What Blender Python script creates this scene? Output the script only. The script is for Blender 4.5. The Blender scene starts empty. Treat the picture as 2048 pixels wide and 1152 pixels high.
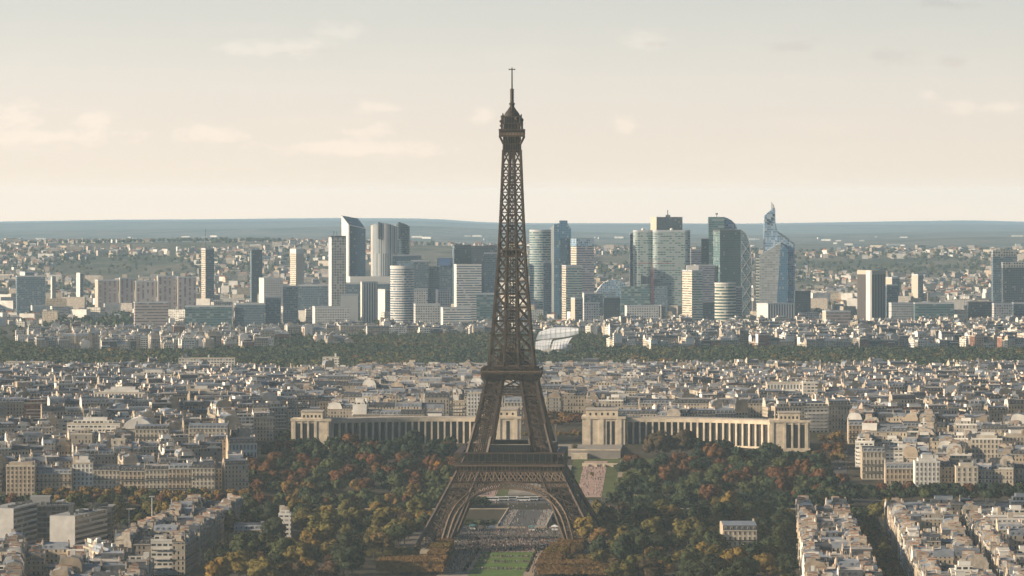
import bpy, math, random
import numpy as np
from mathutils import Vector, noise as mnoise

# ------------------------------------------------------------------ camera, sky, sun, exposure
F, CX, HY, CAMZ, TY = 8050.0, 1024.0, 393.0, 235.0, 2710.0      # focal length in photo pixels, principal column, horizon row, eye height, tower distance
SUN_EL, SUN_AZ = math.radians(20.0), math.radians(-14.0)          # azimuth measured from due left (-X), positive away from the camera
SUN_DIR = Vector((-math.cos(SUN_EL)*math.cos(SUN_AZ), math.cos(SUN_EL)*math.sin(SUN_AZ), math.sin(SUN_EL)))
SKY_STRENGTH, SUN_STRENGTH, HAZE_DENSITY, EXPOSURE = 0.058, 5.0, 0.0000300, 0.58
HAZE_SEEN = (0.375, 0.462, 0.52)      # what endless haze comes to
HAZE_COLOUR = (0.50, 0.755, 1.0, 1.0)

sc = bpy.context.scene
COL = sc.collection
cam_d = bpy.data.cameras.new('camera'); cam = bpy.data.objects.new('camera', cam_d); COL.objects.link(cam)
cam.location = (0, 0, CAMZ); cam.rotation_euler = (math.radians(90), 0, 0)
cam_d.sensor_fit = 'HORIZONTAL'; cam_d.sensor_width = 36.0
cam_d.lens = 36.0*F/2048.0
cam_d.shift_y = -(576.0-HY)/2048.0
cam_d.clip_start = 1.0; cam_d.clip_end = 150000.0
sc.camera = cam
sc.view_settings.view_transform = 'Standard'; sc.view_settings.look = 'None'
sc.view_settings.gamma = 1.0; sc.view_settings.exposure = EXPOSURE
sc.cycles.use_denoising = True
sc.cycles.max_bounces = 4; sc.cycles.diffuse_bounces = 2; sc.cycles.glossy_bounces = 2
sc.cycles.transmission_bounces = 2; sc.cycles.volume_bounces = 2; sc.cycles.transparent_max_bounces = 6
sc.cycles.caustics_reflective = False; sc.cycles.caustics_refractive = False

sl = bpy.data.lights.new('sun', 'SUN'); sl.energy = SUN_STRENGTH; sl.angle = math.radians(0.53); sl.color = (1.0, 0.82, 0.60)
so = bpy.data.objects.new('sun', sl); COL.objects.link(so)
so.rotation_euler = SUN_DIR.to_track_quat('Z', 'Y').to_euler(); so.location = (-900, 2000, 900)

class NT:
    """tiny helper to write node graphs"""
    def __init__(s, tree): s.t = tree; s.n = tree.nodes; s.l = tree.links
    def new(s, typ, **kw):
        nd = s.n.new(typ)
        for k, v in kw.items(): setattr(nd, k, v)
        return nd
    def put(s, sock, val):
        if isinstance(val, bpy.types.NodeSocket): s.l.new(val, sock)
        elif val is not None:
            if hasattr(sock.default_value, '__len__') and not hasattr(val, '__len__'): val = (val,)*len(sock.default_value)
            if sock.type == 'RGBA' and len(val) == 3: val = (*val, 1)
            sock.default_value = val
    def m(s, op, a, b=None, c=None, clamp=False):
        nd = s.new('ShaderNodeMath', operation=op, use_clamp=clamp)
        for i, v in enumerate((a, b, c)):
            if v is not None: s.put(nd.inputs[i], v)
        return nd.outputs[0]
    def vm(s, op, a, b=None, out=0):
        nd = s.new('ShaderNodeVectorMath', operation=op)
        s.put(nd.inputs[0], a)
        if b is not None: s.put(nd.inputs[1], b)
        return nd.outputs[out]
    def mix(s, fac, a, b, blend='MIX'):
        nd = s.new('ShaderNodeMix', data_type='RGBA', blend_type=blend)
        s.put(nd.inputs[0], fac); s.put(nd.inputs[6], a); s.put(nd.inputs[7], b)
        return nd.outputs[2]
    def comb(s, x, y, z=0.0):
        nd = s.new('ShaderNodeCombineXYZ')
        for i, v in enumerate((x, y, z)): s.put(nd.inputs[i], v)
        return nd.outputs[0]
    def sep(s, v):
        nd = s.new('ShaderNodeSeparateXYZ'); s.put(nd.inputs[0], v); return nd.outputs
    def noise(s, vec, scale, detail=2.0, rough=0.5, out=0, dim='3D'):
        nd = s.new('ShaderNodeTexNoise', noise_dimensions=dim)
        s.put(nd.inputs['Vector'], vec); nd.inputs['Scale'].default_value = scale
        nd.inputs['Detail'].default_value = detail; nd.inputs['Roughness'].default_value = rough
        return nd.outputs[out]
    def ramp(s, fac, stops, interp='LINEAR'):
        nd = s.new('ShaderNodeValToRGB'); cr = nd.color_ramp; cr.interpolation = interp
        while len(cr.elements) > 1: cr.elements.remove(cr.elements[-1])
        for i, (p, c) in enumerate(stops):
            e = cr.elements[0] if i == 0 else cr.elements.new(p)
            e.position = p; e.color = (*c, 1) if len(c) == 3 else c
        s.put(nd.inputs[0], fac); return nd.outputs[0]
    def rng(s, v, a, b, c=0.0, d=1.0, smooth=False):
        nd = s.new('ShaderNodeMapRange', interpolation_type='SMOOTHSTEP' if smooth else 'LINEAR')
        for i, x in enumerate((v, a, b, c, d)): s.put(nd.inputs[i], x)
        return nd.outputs[0]

world = bpy.data.worlds.new('World'); sc.world = world; world.use_nodes = True
W = NT(world.node_tree); W.n.clear()
wo = W.new('ShaderNodeOutputWorld'); bg = W.new('ShaderNodeBackground')
gen = W.new('ShaderNodeTexCoord').outputs['Generated']
gx, gy, gz = W.sep(gen)
lift = W.m('MAXIMUM', W.m('MULTIPLY_ADD', gz, 1.0, 0.09), 0.03)              # seen from 235 m the horizon dips below eye level
sky = W.new('ShaderNodeTexSky', sky_type='NISHITA', sun_disc=False)
sky.sun_elevation = SUN_EL; sky.sun_rotation = math.radians(-90.0) + SUN_AZ
sky.altitude = 100; sky.air_density = 1.0; sky.dust_density = 1.2; sky.ozone_density = 1.5
W.put(sky.inputs['Vector'], W.comb(gx, gy, lift))
# brightening added to the low sky ahead, and clouds at fixed compass directions
safe = W.m('MAXIMUM', gy, 0.05)
u = W.m('MULTIPLY_ADD', W.m('DIVIDE', gx, safe), F, CX); v = W.m('MULTIPLY_ADD', W.m('DIVIDE', gz, safe), -F, HY)
front = W.m('GREATER_THAN', gy, 0.06)
uv = W.comb(u, v)
def cloud_mask(spots, seed):
    acc = None
    for (x, y, rx, ry) in spots:
        d = W.vm('MULTIPLY', W.vm('SUBTRACT', uv, (x, y, 0)), (1/rx, 1/ry, 0))
        g = W.m('SUBTRACT', 1.0, W.vm('LENGTH', d, out=1))
        acc = g if acc is None else W.m('MAXIMUM', acc, g)
    n = W.noise(W.vm('ADD', W.vm('MULTIPLY', uv, (0.016, 0.034, 0)), (seed, seed*2, seed)), 1.0, 6.0, 0.62)
    dens = W.m('ADD', W.m('MULTIPLY', acc, 0.85), W.m('MULTIPLY', W.m('SUBTRACT', n, 0.5), 1.9))
    return W.m('MULTIPLY', W.rng(dens, 0.12, 0.75, 0, 1, True), front), n
bright, nb = cloud_mask([(575, 92, 150, 34), (480, 98, 70, 22), (675, 66, 75, 26), (1295, 78, 66, 32), (40, 240, 110, 44), (185, 240, 90, 30), (100, 275, 210, 34),
                         (425, 268, 90, 28), (740, 213, 76, 22), (745, 262, 66, 26), (965, 232, 44, 22), (1250, 248, 48, 28), (1857, 188, 34, 22),
                         (1918, 216, 40, 24), (2010, 216, 70, 20), (700, 298, 300, 24)], 3.7)
grey, ng = cloud_mask([(1580, 92, 95, 20), (1795, 112, 80, 26), (1900, 124, 70, 18), (610, 104, 70, 12), (1300, 88, 50, 10), (1900, 8, 90, 14)], 11.3)
wisp = W.m('MULTIPLY', W.rng(W.noise(W.vm('MULTIPLY', uv, (0.0022, 0.013, 0)), 1.0, 5.0, 0.6), 0.48, 0.75, 0, 1, True), front)
def low_sky(e):
    """brightening of the clear sky low over the horizon, so that behind the haze it shows the cream of the photograph"""
    T = math.exp(-HAZE_DENSITY*min(110/max(e, 1e-4), 66500)); k = max(0.0, min(1.0, e/0.0463)); out = []
    for c in range(3):
        want_ = float(np.interp(e, [0.0, 0.0116, 0.030, 0.0463], ((0.885, 0.875, 0.81, 0.685), (0.83, 0.838, 0.785, 0.69), (0.765, 0.785, 0.735, 0.645))[c]))
        clear = (0.335, 0.48, 0.55)[c]*(1-k)+(0.262, 0.371, 0.44)[c]*k
        out.append(max(0.2, (want_-(1-T)*HAZE_SEEN[c])/T/(clear*SKY_STRENGTH/0.07*1.028)))
    return tuple(out)
LOW_E = 0.011
high = W.ramp(W.rng(gz, -0.02, 0.18), [((e+0.02)/0.2, low_sky(e)) for e in (LOW_E, 0.015, 0.021, 0.03, 0.040, 0.05)]+[(0.6, (1.2, 1.05, 0.95)), (1.0, (1, 1, 1))])
low = W.ramp(W.rng(gz, 0.0, LOW_E), [(e/LOW_E, low_sky(e)) for e in (0.0, 0.00165, 0.00172, 0.0018, 0.0019, 0.00205, 0.0022, 0.0024, 0.0027, 0.0031, 0.0036, 0.0042, 0.005, 0.006, 0.0075, 0.009, LOW_E)])
tint = W.mix(W.m('GREATER_THAN', gz, LOW_E), low, high)
glow = W.rng(W.vm('DOT_PRODUCT', gen, (-0.45, 0.89, 0.0), out=1), 0.25, 0.78, 0, 1, True)      # glow kept to the view ahead, shaped to spare camera-facing fronts its light
tint = W.mix(glow, (1, 1, 1), tint)
tint = W.mix(1.0, tint, W.comb(*[W.m('MULTIPLY_ADD', W.m('MAXIMUM', gx, -0.5), -0.55, 0.99)]*3), 'MULTIPLY')     # brighter towards the sun
col = W.mix(1.0, sky.outputs[0], tint, 'MULTIPLY')
col = W.mix(W.m('MULTIPLY', wisp, 0.22), col, W.mix(1.0, col, (1.16, 1.13, 1.12), 'MULTIPLY'))
col = W.mix(W.m('MULTIPLY', grey, 0.8), col, W.mix(1.0, col, (0.92, 0.90, 0.91), 'MULTIPLY'))
col = W.mix(W.m('MULTIPLY', bright, 0.62), col, W.mix(1.0, col, (1.20, 1.15, 1.13), 'MULTIPLY'))
W.put(bg.inputs[0], col); bg.inputs[1].default_value = SKY_STRENGTH
W.l.new(bg.outputs[0], wo.inputs[0])

# ------------------------------------------------------------------ helpers
random.seed(7); R = random.Random(7)
def X_at(px, Y): return (px-CX)*Y/F
def z_at(y, Y): return CAMZ-(y-HY)*Y/F
def px_of(X, Y): return CX+F*X/Y
def py_of(z, Y): return HY+F*(CAMZ-z)/Y
_TY = [0, 2855, 2868, 2872, 3000, 3004, 3110, 3260, 3385, 3600, 4000, 4500, 4950, 5500, 7000, 7500, 9000, 11000, 12500]
_TZ = [0, 0, 0, -7, -7, 2, 6, 17.5, 26.5, 32, 28, 14, 7, 6, 8, 11, 10, 22, 42]
def ground_z(X, Y):
    z = float(np.interp(Y, _TY, _TZ))
    if 9000 < Y:
        p = px_of(X, Y)
        a = float(np.interp(p, [-900, 0, 500, 900, 1300, 2048, 3000], [95, 92, 92, 80, 66, 58, 70]))
        k = min(1.0, max(0.0, (Y-9500)/3200)); k = k*k*(3-2*k)
        z = 10 + (a-10)*k*(0.93+0.14*mnoise.noise((X/1500, Y/1700, 0)))
        if Y > 12700:
            k1 = min(1.0, (Y-12700)/3000); z += (18-z)*k1*k1*(3-2*k1)
            k2 = min(1.0, max(0.0, (Y-15000)/45000))
            top = float(np.interp(p, [-900, 0, 230, 420, 680, 860, 960, 1040, 1200, 1500, 1800, 1940, 2048, 3000],
                                  [440, 443, 439, 438, 436, 437, 444, 446, 446, 447, 442, 440, 443, 445]))
            z += (z_at(top, 60000)-z)*k2
            z += 42*mnoise.noise((X/4200, Y/3000, 5))*min(1.0, (Y-12700)/4000)*(1-k2*.8)
            for Yr, A, W_, q_ in ((19500, 34, 1300, 1), (27500, 38, 1900, 2), (39000, 40, 2800, 3)):     # low ridges one behind the other
                d_ = (Y-Yr-0.06*Yr*mnoise.noise((X/(Yr*.07), q_, 2)))/W_
                z += A*math.exp(-d_*d_)*max(0.0, 0.75+1.1*mnoise.noise((X/(Yr*.09), q_*3.3, 8)))
            if Y > 60000: z -= (Y-60000)*0.03
    return z
def Y_of(py, dz=0.0):
    """distance at which something dz above the ground is seen on row py"""
    lo, best = 1900.0, None
    Y = lo
    while Y < 13000:
        if py_of(ground_z(0, Y)+dz, Y) <= py: return Y
        Y += 4
    return 13000.0
ORD = ('first second third fourth fifth sixth seventh eighth ninth tenth eleventh twelfth thirteenth fourteenth fifteenth sixteenth seventeenth eighteenth '
       'nineteenth twentieth').split()
def ordinal(n):
    if n <= 20: return ORD[n-1]
    tens = {2: 'twenty', 3: 'thirty', 4: 'forty', 5: 'fifty', 6: 'sixty', 7: 'seventy', 8: 'eighty', 9: 'ninety'}[n//10]
    return (tens.replace('y', 'ieth') if n % 10 == 0 else tens+'-'+ORD[n % 10-1])
def tag(o, label=None, cat=None, group=None, kind=None):
    if label: o['label'] = label
    if cat: o['category'] = cat
    if group: o['group'] = group
    if kind: o['kind'] = kind
    return o
def empty(name, loc=(0, 0, 0), rz=0.0, label=None, cat=None, group=None):
    o = bpy.data.objects.new(name, None); COL.objects.link(o)
    o.location = loc; o.rotation_euler = (0, 0, rz); o.empty_display_size = 2
    return tag(o, label, cat, group)
def link(name, me, parent=None):
    o = bpy.data.objects.new(name, me); COL.objects.link(o)
    if parent: o.parent = parent
    return o
def np_mesh(name, verts, polys, mats, mat_idx=None, uvs=None, tints=None, smooth=False, normals=None):
    """verts (n,3); polys: list of int arrays, each (m,k)"""
    me = bpy.data.meshes.new(name)
    verts = np.asarray(verts, dtype=np.float32)
    me.vertices.add(len(verts)); me.vertices.foreach_set('co', verts.ravel())
    tot = np.concatenate([np.full(len(p), p.shape[1], dtype=np.int32) for p in polys])
    loops = np.concatenate([p.ravel() for p in polys]).astype(np.int32)
    start = np.concatenate([[0], np.cumsum(tot)[:-1]]).astype(np.int32)
    me.loops.add(len(loops)); me.loops.foreach_set('vertex_index', loops)
    me.polygons.add(len(tot)); me.polygons.foreach_set('loop_start', start)
    for m in mats: me.materials.append(m)
    if mat_idx is not None: me.polygons.foreach_set('material_index', np.asarray(mat_idx, dtype=np.int32))
    if uvs is not None:
        l = me.uv_layers.new(name='UVMap'); l.data.foreach_set('uv', np.asarray(uvs, dtype=np.float32).ravel())
    if tints is not None:
        a = me.attributes.new('tint', 'FLOAT', 'FACE'); a.data.foreach_set('value', np.asarray(tints, dtype=np.float32))
    me.polygons.foreach_set('use_smooth', np.full(len(tot), smooth))
    me.update(calc_edges=True); me.validate()
    if normals is not None: me.normals_split_custom_set_from_vertices(normals.tolist())
    return me

class MB:
    """collects faces (with wall coordinates in metres and a per-building tint) and links them as ONE mesh object"""
    def __init__(s): s.v = []; s.n = []; s.mi = []; s.uv = []; s.t = []; s.tint = 0.5; s.off = None
    def at(s, x, y, z, a): s.off = (x, y, z, math.cos(a), math.sin(a)); return s
    def face(s, pts, m=0, uv=None):
        if s.off:
            x0, y0, z0, c, q = s.off
            s.v.extend([(x0+p[0]*c-p[1]*q, y0+p[0]*q+p[1]*c, z0+p[2]) for p in pts])
        else: s.v.extend(pts)
        s.n.append(len(pts)); s.mi.append(m); s.t.append(s.tint)
        s.uv.extend(uv if uv else [(p[0], p[1]) for p in pts])
    def wall(s, a, b, z0, z1, m=0, u0=0.0, v0=None):
        L = math.hypot(b[0]-a[0], b[1]-a[1]); v0 = 0.0 if v0 is None else v0; h = z1-z0
        s.face([(a[0], a[1], z0), (b[0], b[1], z0), (b[0], b[1], z1), (a[0], a[1], z1)], m, [(u0, v0), (u0+L, v0), (u0+L, v0+h), (u0, v0+h)])
        return u0+L
    def prism(s, poly, z0, z1, m=0, top=None, bottom=False, side_m=None):
        """poly counter-clockwise from above"""
        u0 = 0.0
        for i in range(len(poly)):
            u0 = s.wall(poly[i], poly[(i+1) % len(poly)], z0, z1, side_m[i] if side_m else m, u0)
        s.face([(p[0], p[1], z1) for p in poly], m if top is None else top)
        if bottom: s.face([(p[0], p[1], z0) for p in reversed(poly)], m)
    def box(s, x0, x1, y0, y1, z0, z1, m=0, top=None, bottom=False):
        s.prism([(x0, y0), (x1, y0), (x1, y1), (x0, y1)], z0, z1, m, top, bottom)
    def bar(s, a, b, th, m=0, tz=None):
        a = Vector(a); b = Vector(b); d = b-a
        if d.length < 1e-6: return
        d.normalize(); up = Vector((0, 0, 1)) if abs(d.z) < 0.95 else Vector((0, 1, 0))
        p = d.cross(up).normalized()*th*0.5; q = p.cross(d).normalized()*(tz or th)*0.5
        c = [p+q, -p+q, -p-q, p-q]
        for i in range(4):
            j = (i+1) % 4
            s.face([tuple(a+c[i]), tuple(b+c[i]), tuple(b+c[j]), tuple(a+c[j])], m)
    def lathe(s, prof, n=16, m=0, cx=0.0, cy=0.0):
        for (r0, z0), (r1, z1) in zip(prof, prof[1:]):
            for k in range(n):
                a, b = 2*math.pi*k/n, 2*math.pi*(k+1)/n
                pts = [(cx+r0*math.cos(a), cy+r0*math.sin(a), z0), (cx+r0*math.cos(b), cy+r0*math.sin(b), z0),
                       (cx+r1*math.cos(b), cy+r1*math.sin(b), z1), (cx+r1*math.cos(a), cy+r1*math.sin(a), z1)]
                if r0 < 1e-6: pts = [pts[0], pts[2], pts[3]]
                elif r1 < 1e-6: pts = pts[:3]
                rr = max(r0, r1)
                uvp = [(a*rr, z0), (b*rr, z0), (b*rr, z1), (a*rr, z1)]
                s.face(pts, m, uvp[:len(pts)])
    def mesh(s, name, mats, smooth=False):
        me = bpy.data.meshes.new(name)
        v = np.asarray(s.v, dtype=np.float32); n = np.asarray(s.n, dtype=np.int32)
        me.vertices.add(len(v)); me.vertices.foreach_set('co', v.ravel())
        me.loops.add(len(v)); me.loops.foreach_set('vertex_index', np.arange(len(v), dtype=np.int32))
        me.polygons.add(len(n)); me.polygons.foreach_set('loop_start', np.concatenate([[0], np.cumsum(n)[:-1]]).astype(np.int32))
        mats = mats if isinstance(mats, (list, tuple)) else [mats]
        for m in mats: me.materials.append(m)
        me.polygons.foreach_set('material_index', np.asarray(s.mi, dtype=np.int32))
        l = me.uv_layers.new(name='UVMap'); l.data.foreach_set('uv', np.asarray(s.uv, dtype=np.float32).ravel())
        a = me.attributes.new('tint', 'FLOAT', 'FACE'); a.data.foreach_set('value', np.asarray(s.t, dtype=np.float32))
        me.polygons.foreach_set('use_smooth', np.full(len(n), smooth))
        me.update(calc_edges=True)
        return me
    def build(s, name, mats, parent=None):
        return link(name, s.mesh(name, mats), parent) if s.v else None

# ------------------------------------------------------------------ materials
def new_mat(name):
    m = bpy.data.materials.new(name); m.use_nodes = True
    g = NT(m.node_tree); b = g.n['Principled BSDF']
    return m, g, b
def pos(g): return g.new('ShaderNodeNewGeometry').outputs['Position']
def plain(name, colr, rough=0.8, var=0.25, scale=0.15, spec=0.3, metal=0.0, tint=0.0):
    m, g, b = new_mat(name)
    n = g.noise(g.new('ShaderNodeTexCoord').outputs['Object'], scale, 4.0, 0.6)
    f = g.rng(n, 0.3, 0.7, 1-var, 1+var)
    if tint:
        a = g.new('ShaderNodeAttribute', attribute_name='tint').outputs['Fac']
        f = g.m('MULTIPLY', f, g.rng(a, 0, 1, 1-tint, 1+tint))
    g.put(b.inputs['Base Color'], g.mix(1.0, colr, g.comb(f, f, f), 'MULTIPLY'))
    b.inputs['Roughness'].default_value = rough; b.inputs['Specular IOR Level'].default_value = spec; b.inputs['Metallic'].default_value = metal
    return m
def facade(name, wall, glass, floor=3.2, bay=2.7, ww=0.42, wh=0.6, v0=0.22, var=0.2, tint=0.28, blinds=0.25, grough=0.15, warm=True, line=None, gvar=0.5):
    """a wall with rows of windows, laid out in metres along the wall; blinds and stains vary from window to window"""
    m, g, b = new_mat(name)
    uvn = g.new('ShaderNodeUVMap', uv_map='UVMap').outputs[0]
    ux, uy, _ = g.sep(uvn)
    a = g.new('ShaderNodeAttribute', attribute_name='tint').outputs['Fac']
    cu = g.m('DIVIDE', ux, bay); cv = g.m('DIVIDE', uy, floor)
    fu = g.m('FRACT', cu); fv = g.m('FRACT', cv)
    mu = 1.0 if ww >= 0.999 else g.m('LESS_THAN', g.m('ABSOLUTE', g.m('SUBTRACT', fu, 0.5)), ww/2)
    mv = 1.0 if wh >= 0.999 else g.m('LESS_THAN', g.m('ABSOLUTE', g.m('SUBTRACT', fv, v0+wh/2)), wh/2)
    mask = g.m('MULTIPLY', mu, mv)
    wn = g.new('ShaderNodeTexWhiteNoise', noise_dimensions='3D')
    g.put(wn.inputs['Vector'], g.comb(g.m('FLOOR', cu), g.m('FLOOR', cv), g.m('MULTIPLY', a, 91.7)))
    rnd = wn.outputs['Value']
    P = pos(g)
    st = g.rng(g.noise(P, 0.06, 5.0, 0.65), 0.3, 0.7, 1-var, 1+var)
    st = g.m('MULTIPLY', st, g.rng(a, 0, 1, 1-tint, 1+tint))
    wc = g.mix(1.0, wall, g.comb(st, st, st), 'MULTIPLY')
    if warm:   # some fronts are greyer, some yellower
        wc = g.mix(g.rng(g.m('FRACT', g.m('MULTIPLY', a, 7.3)), 0, 1, 0.0, 0.6), wc, g.mix(1.0, wc, (1.02, 0.93, 0.78), 'MULTIPLY'))
    if line:
        wc = g.mix(g.m('MULTIPLY', g.m('GREATER_THAN', fv, 0.93), 0.3), wc, (0.62, 0.56, 0.46))                      # string courses
        fl = g.m('FLOOR', cv); bal = g.m('MAXIMUM', g.m('COMPARE', fl, 1.0, 0.1), g.m('COMPARE', fl, 4.0, 0.1))
        wc = g.mix(g.m('MULTIPLY', g.m('MULTIPLY', bal, g.m('LESS_THAN', fv, 0.3)), 0.6), wc, (0.05, 0.05, 0.055))   # iron balconies on two floors
        shut = g.m('MULTIPLY', g.m('MULTIPLY', mv, g.m('LESS_THAN', g.m('ABSOLUTE', g.m('SUBTRACT', fu, 0.5)), ww/2+0.16)), g.m('GREATER_THAN', g.m('FRACT', g.m('MULTIPLY', a, 5.1)), 0.5))
        wc = g.mix(g.m('MULTIPLY', shut, 0.35), wc, (0.60, 0.60, 0.58))                                              # pale shutters
        wc = g.mix(g.m('MULTIPLY', g.m('LESS_THAN', fv, line), 0.35), wc, (0.05, 0.05, 0.055))
    blind = g.m('GREATER_THAN', rnd, 1-blinds)
    k = g.rng(rnd, 0, 1, 1-gvar, 1+gvar)
    gc = g.mix(1.0, glass, g.comb(k, k, k), 'MULTIPLY')
    gc = g.mix(g.m('MULTIPLY', blind, 0.65), gc, g.mix(0.5, wall, (0.55, 0.52, 0.48)))
    g.put(b.inputs['Base Color'], g.mix(mask, wc, gc))
    g.put(b.inputs['Roughness'], g.rng(mask, 0, 1, 0.85, grough))
    b.inputs['Specular IOR Level'].default_value = 0.4
    return m

M_WALL = [
    facade('cream_stone_front', (0.50, 0.43, 0.335), (0.035, 0.035, 0.04), line=0.07),
    facade('white_banded_front', (0.68, 0.66, 0.61), (0.05, 0.055, 0.06), 3.0, 3.6, 0.72, 0.45, 0.3),
    plain('blank_gable', (0.42, 0.34, 0.25), 0.9, 0.3, 0.12, tint=0.35),
    plain('zinc_roof', (0.20, 0.22, 0.25), 0.5, 0.25, 0.2, 0.5, tint=0.35),
    plain('slate_roof', (0.055, 0.06, 0.07), 0.6, 0.3, 0.3, 0.4, tint=0.3),
    plain('chimney_render', (0.44, 0.38, 0.31), 0.9, 0.3, 0.4, tint=0.3),
    plain('terracotta_pots', (0.30, 0.15, 0.09), 0.9, 0.2, 0.5, tint=0.3),
    plain('flat_roof_gravel', (0.30, 0.28, 0.26), 0.95, 0.35, 0.15, tint=0.4),
    facade('red_brick_front', (0.25, 0.12, 0.08), (0.05, 0.05, 0.05), 3.0, 3.0, 0.5, 0.5, 0.3),
    facade('dark_glass_front', (0.10, 0.11, 0.11), (0.02, 0.03, 0.035), 3.4, 3.0, 0.85, 0.7, 0.2),
    plain('stone_trim', (0.52, 0.46, 0.37), 0.85, 0.2, 0.2, tint=0.25),
    plain('dark_window', (0.03, 0.032, 0.038), 0.2, 0.3, 0.5, 0.5),
    plain('white_render', (0.70, 0.67, 0.61), 0.85, 0.2, 0.1, tint=0.25),
    plain('clay_tile_roof', (0.27, 0.13, 0.075), 0.9, 0.3, 0.3, tint=0.35),
    facade('grey_stone_front', (0.34, 0.31, 0.27), (0.03, 0.03, 0.035), line=0.07),
]
CREAM, WHITE, GABLE, ZINC, SLATE, CHIM, POTS, FLAT, BRICK, DGLASS, TRIM, DWIN, RENDER, CLAY, GREYST = range(15)

def foliage(name, from_object):
    m, g, b = new_mat(name)
    if from_object: base = g.new('ShaderNodeObjectInfo').outputs['Color']
    else:
        a = g.new('ShaderNodeAttribute', attribute_name='tint').outputs['Fac']
        base = g.ramp(a, [(0.0, (0.024, 0.040, 0.022)), (0.3, (0.042, 0.062, 0.026)), (0.5, (0.066, 0.080, 0.030)), (0.68, (0.115, 0.098, 0.034)),
                          (0.84, (0.17, 0.105, 0.028)), (1.0, (0.115, 0.052, 0.024))])
    P = pos(g)
    n = g.rng(g.noise(P, 0.4, 3.0, 0.6), 0.3, 0.7, 0.75, 1.25)
    c = g.mix(1.0, base, g.comb(n, n, n), 'MULTIPLY')
    n2 = g.rng(g.noise(g.vm('ADD', P, (31, 7, 3)), 0.21, 2.0, 0.5), 0.42, 0.66, 0.0, 0.4)
    c = g.mix(n2, c, g.mix(1.0, c, (1.22, 1.03, 0.78), 'MULTIPLY'))          # leaves turning
    g.put(b.inputs['Base Color'], c); b.inputs['Roughness'].default_value = 0.75; b.inputs['Specular IOR Level'].default_value = 0.15
    tr = g.new('ShaderNodeBsdfTranslucent'); g.put(tr.inputs[0], g.mix(1.0, c, (1.2, 1.1, 0.6), 'MULTIPLY'))
    mx = g.new('ShaderNodeMixShader'); mx.inputs[0].default_value = 0.12
    g.l.new(b.outputs[0], mx.inputs[1]); g.l.new(tr.outputs[0], mx.inputs[2])
    g.l.new(mx.outputs[0], g.n['Material Output'].inputs[0])
    return m
M_LEAF = foliage('leaf_by_tree', True); M_LEAF_MASS = foliage('leaf_of_wood', False)
M_BARK = plain('bark', (0.06, 0.045, 0.035), 0.95, 0.3, 1.0)
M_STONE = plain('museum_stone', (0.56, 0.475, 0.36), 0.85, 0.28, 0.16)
M_STONE_D = plain('museum_stone_dark', (0.40, 0.34, 0.26), 0.85, 0.2, 0.1)  # darker stone for bridge, quay wall and tower feet
M_MGLASS = plain('museum_tall_window', (0.028, 0.030, 0.032), 0.25, 0.4, 0.3, 0.5)
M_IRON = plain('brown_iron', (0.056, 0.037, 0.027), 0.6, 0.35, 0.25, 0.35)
M_IRON_D = plain('brown_iron_dark', (0.018, 0.014, 0.012), 0.6, 0.35, 0.25, 0.35)  # near-black iron for dark fittings, and for shade in the lattice gaps
M_IRON_L = plain('brown_iron_light', (0.125, 0.085, 0.057), 0.6, 0.3, 0.3, 0.35)  # lighter iron tone that paints highlights on bars and ribs
M_DGLASS = plain('pavilion_dark_glass', (0.022, 0.026, 0.03), 0.2, 0.4, 0.4, 0.5)
M_DECK = plain('buff_deck', (0.42, 0.34, 0.24), 0.85, 0.2, 0.3)
# ------------------------------------------------------------------ ground, river, roads, park
AX = math.radians(2.8)
def axis(s, t): return (s*math.sin(AX)+t*math.cos(AX), TY+s*math.cos(AX)-t*math.sin(AX))

def ground_material():
    m, g, b = new_mat('ground')
    P = pos(g); x, y, z = g.sep(P)
    soil = g.ramp(g.noise(P, 0.02, 5.0, 0.65), [(0.3, (0.035, 0.038, 0.022)), (0.5, (0.06, 0.052, 0.038)), (0.7, (0.10, 0.088, 0.07))])
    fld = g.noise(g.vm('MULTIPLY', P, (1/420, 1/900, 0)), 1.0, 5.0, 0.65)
    far = g.ramp(fld, [(0.30, (0.05, 0.06, 0.04)), (0.45, (0.09, 0.095, 0.06)), (0.55, (0.18, 0.16, 0.12)), (0.64, (0.08, 0.09, 0.06)), (0.8, (0.26, 0.23, 0.17))])  # field tones lightened so the distance looks hazier
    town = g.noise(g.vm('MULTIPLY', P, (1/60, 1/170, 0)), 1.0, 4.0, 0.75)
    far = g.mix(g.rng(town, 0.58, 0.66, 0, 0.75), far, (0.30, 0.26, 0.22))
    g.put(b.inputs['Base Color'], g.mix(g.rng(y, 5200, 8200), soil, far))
    b.inputs['Roughness'].default_value = 0.95; b.inputs['Specular IOR Level'].default_value = 0.1
    return m
ys = [1700]
while ys[-1] < 65000:
    Y = ys[-1]; ys.append(Y + (4 if 2850 < Y < 2876 or 2996 < Y < 3008 else 25 if Y < 5200 else Y*0.012))
xs = np.linspace(-1, 1, 121)
gv = [(k*(0.34*Y+500), Y, ground_z(k*(0.34*Y+500), Y)) for Y in ys for k in xs]
nx = len(xs); idx = np.arange(len(gv)).reshape(len(ys), nx)
q = np.stack([idx[:-1, :-1], idx[:-1, 1:], idx[1:, 1:], idx[1:, :-1]], -1).reshape(-1, 4)
tag(link('ground', np_mesh('ground', gv, [q], [ground_material()], smooth=True)), kind='structure')

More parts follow.
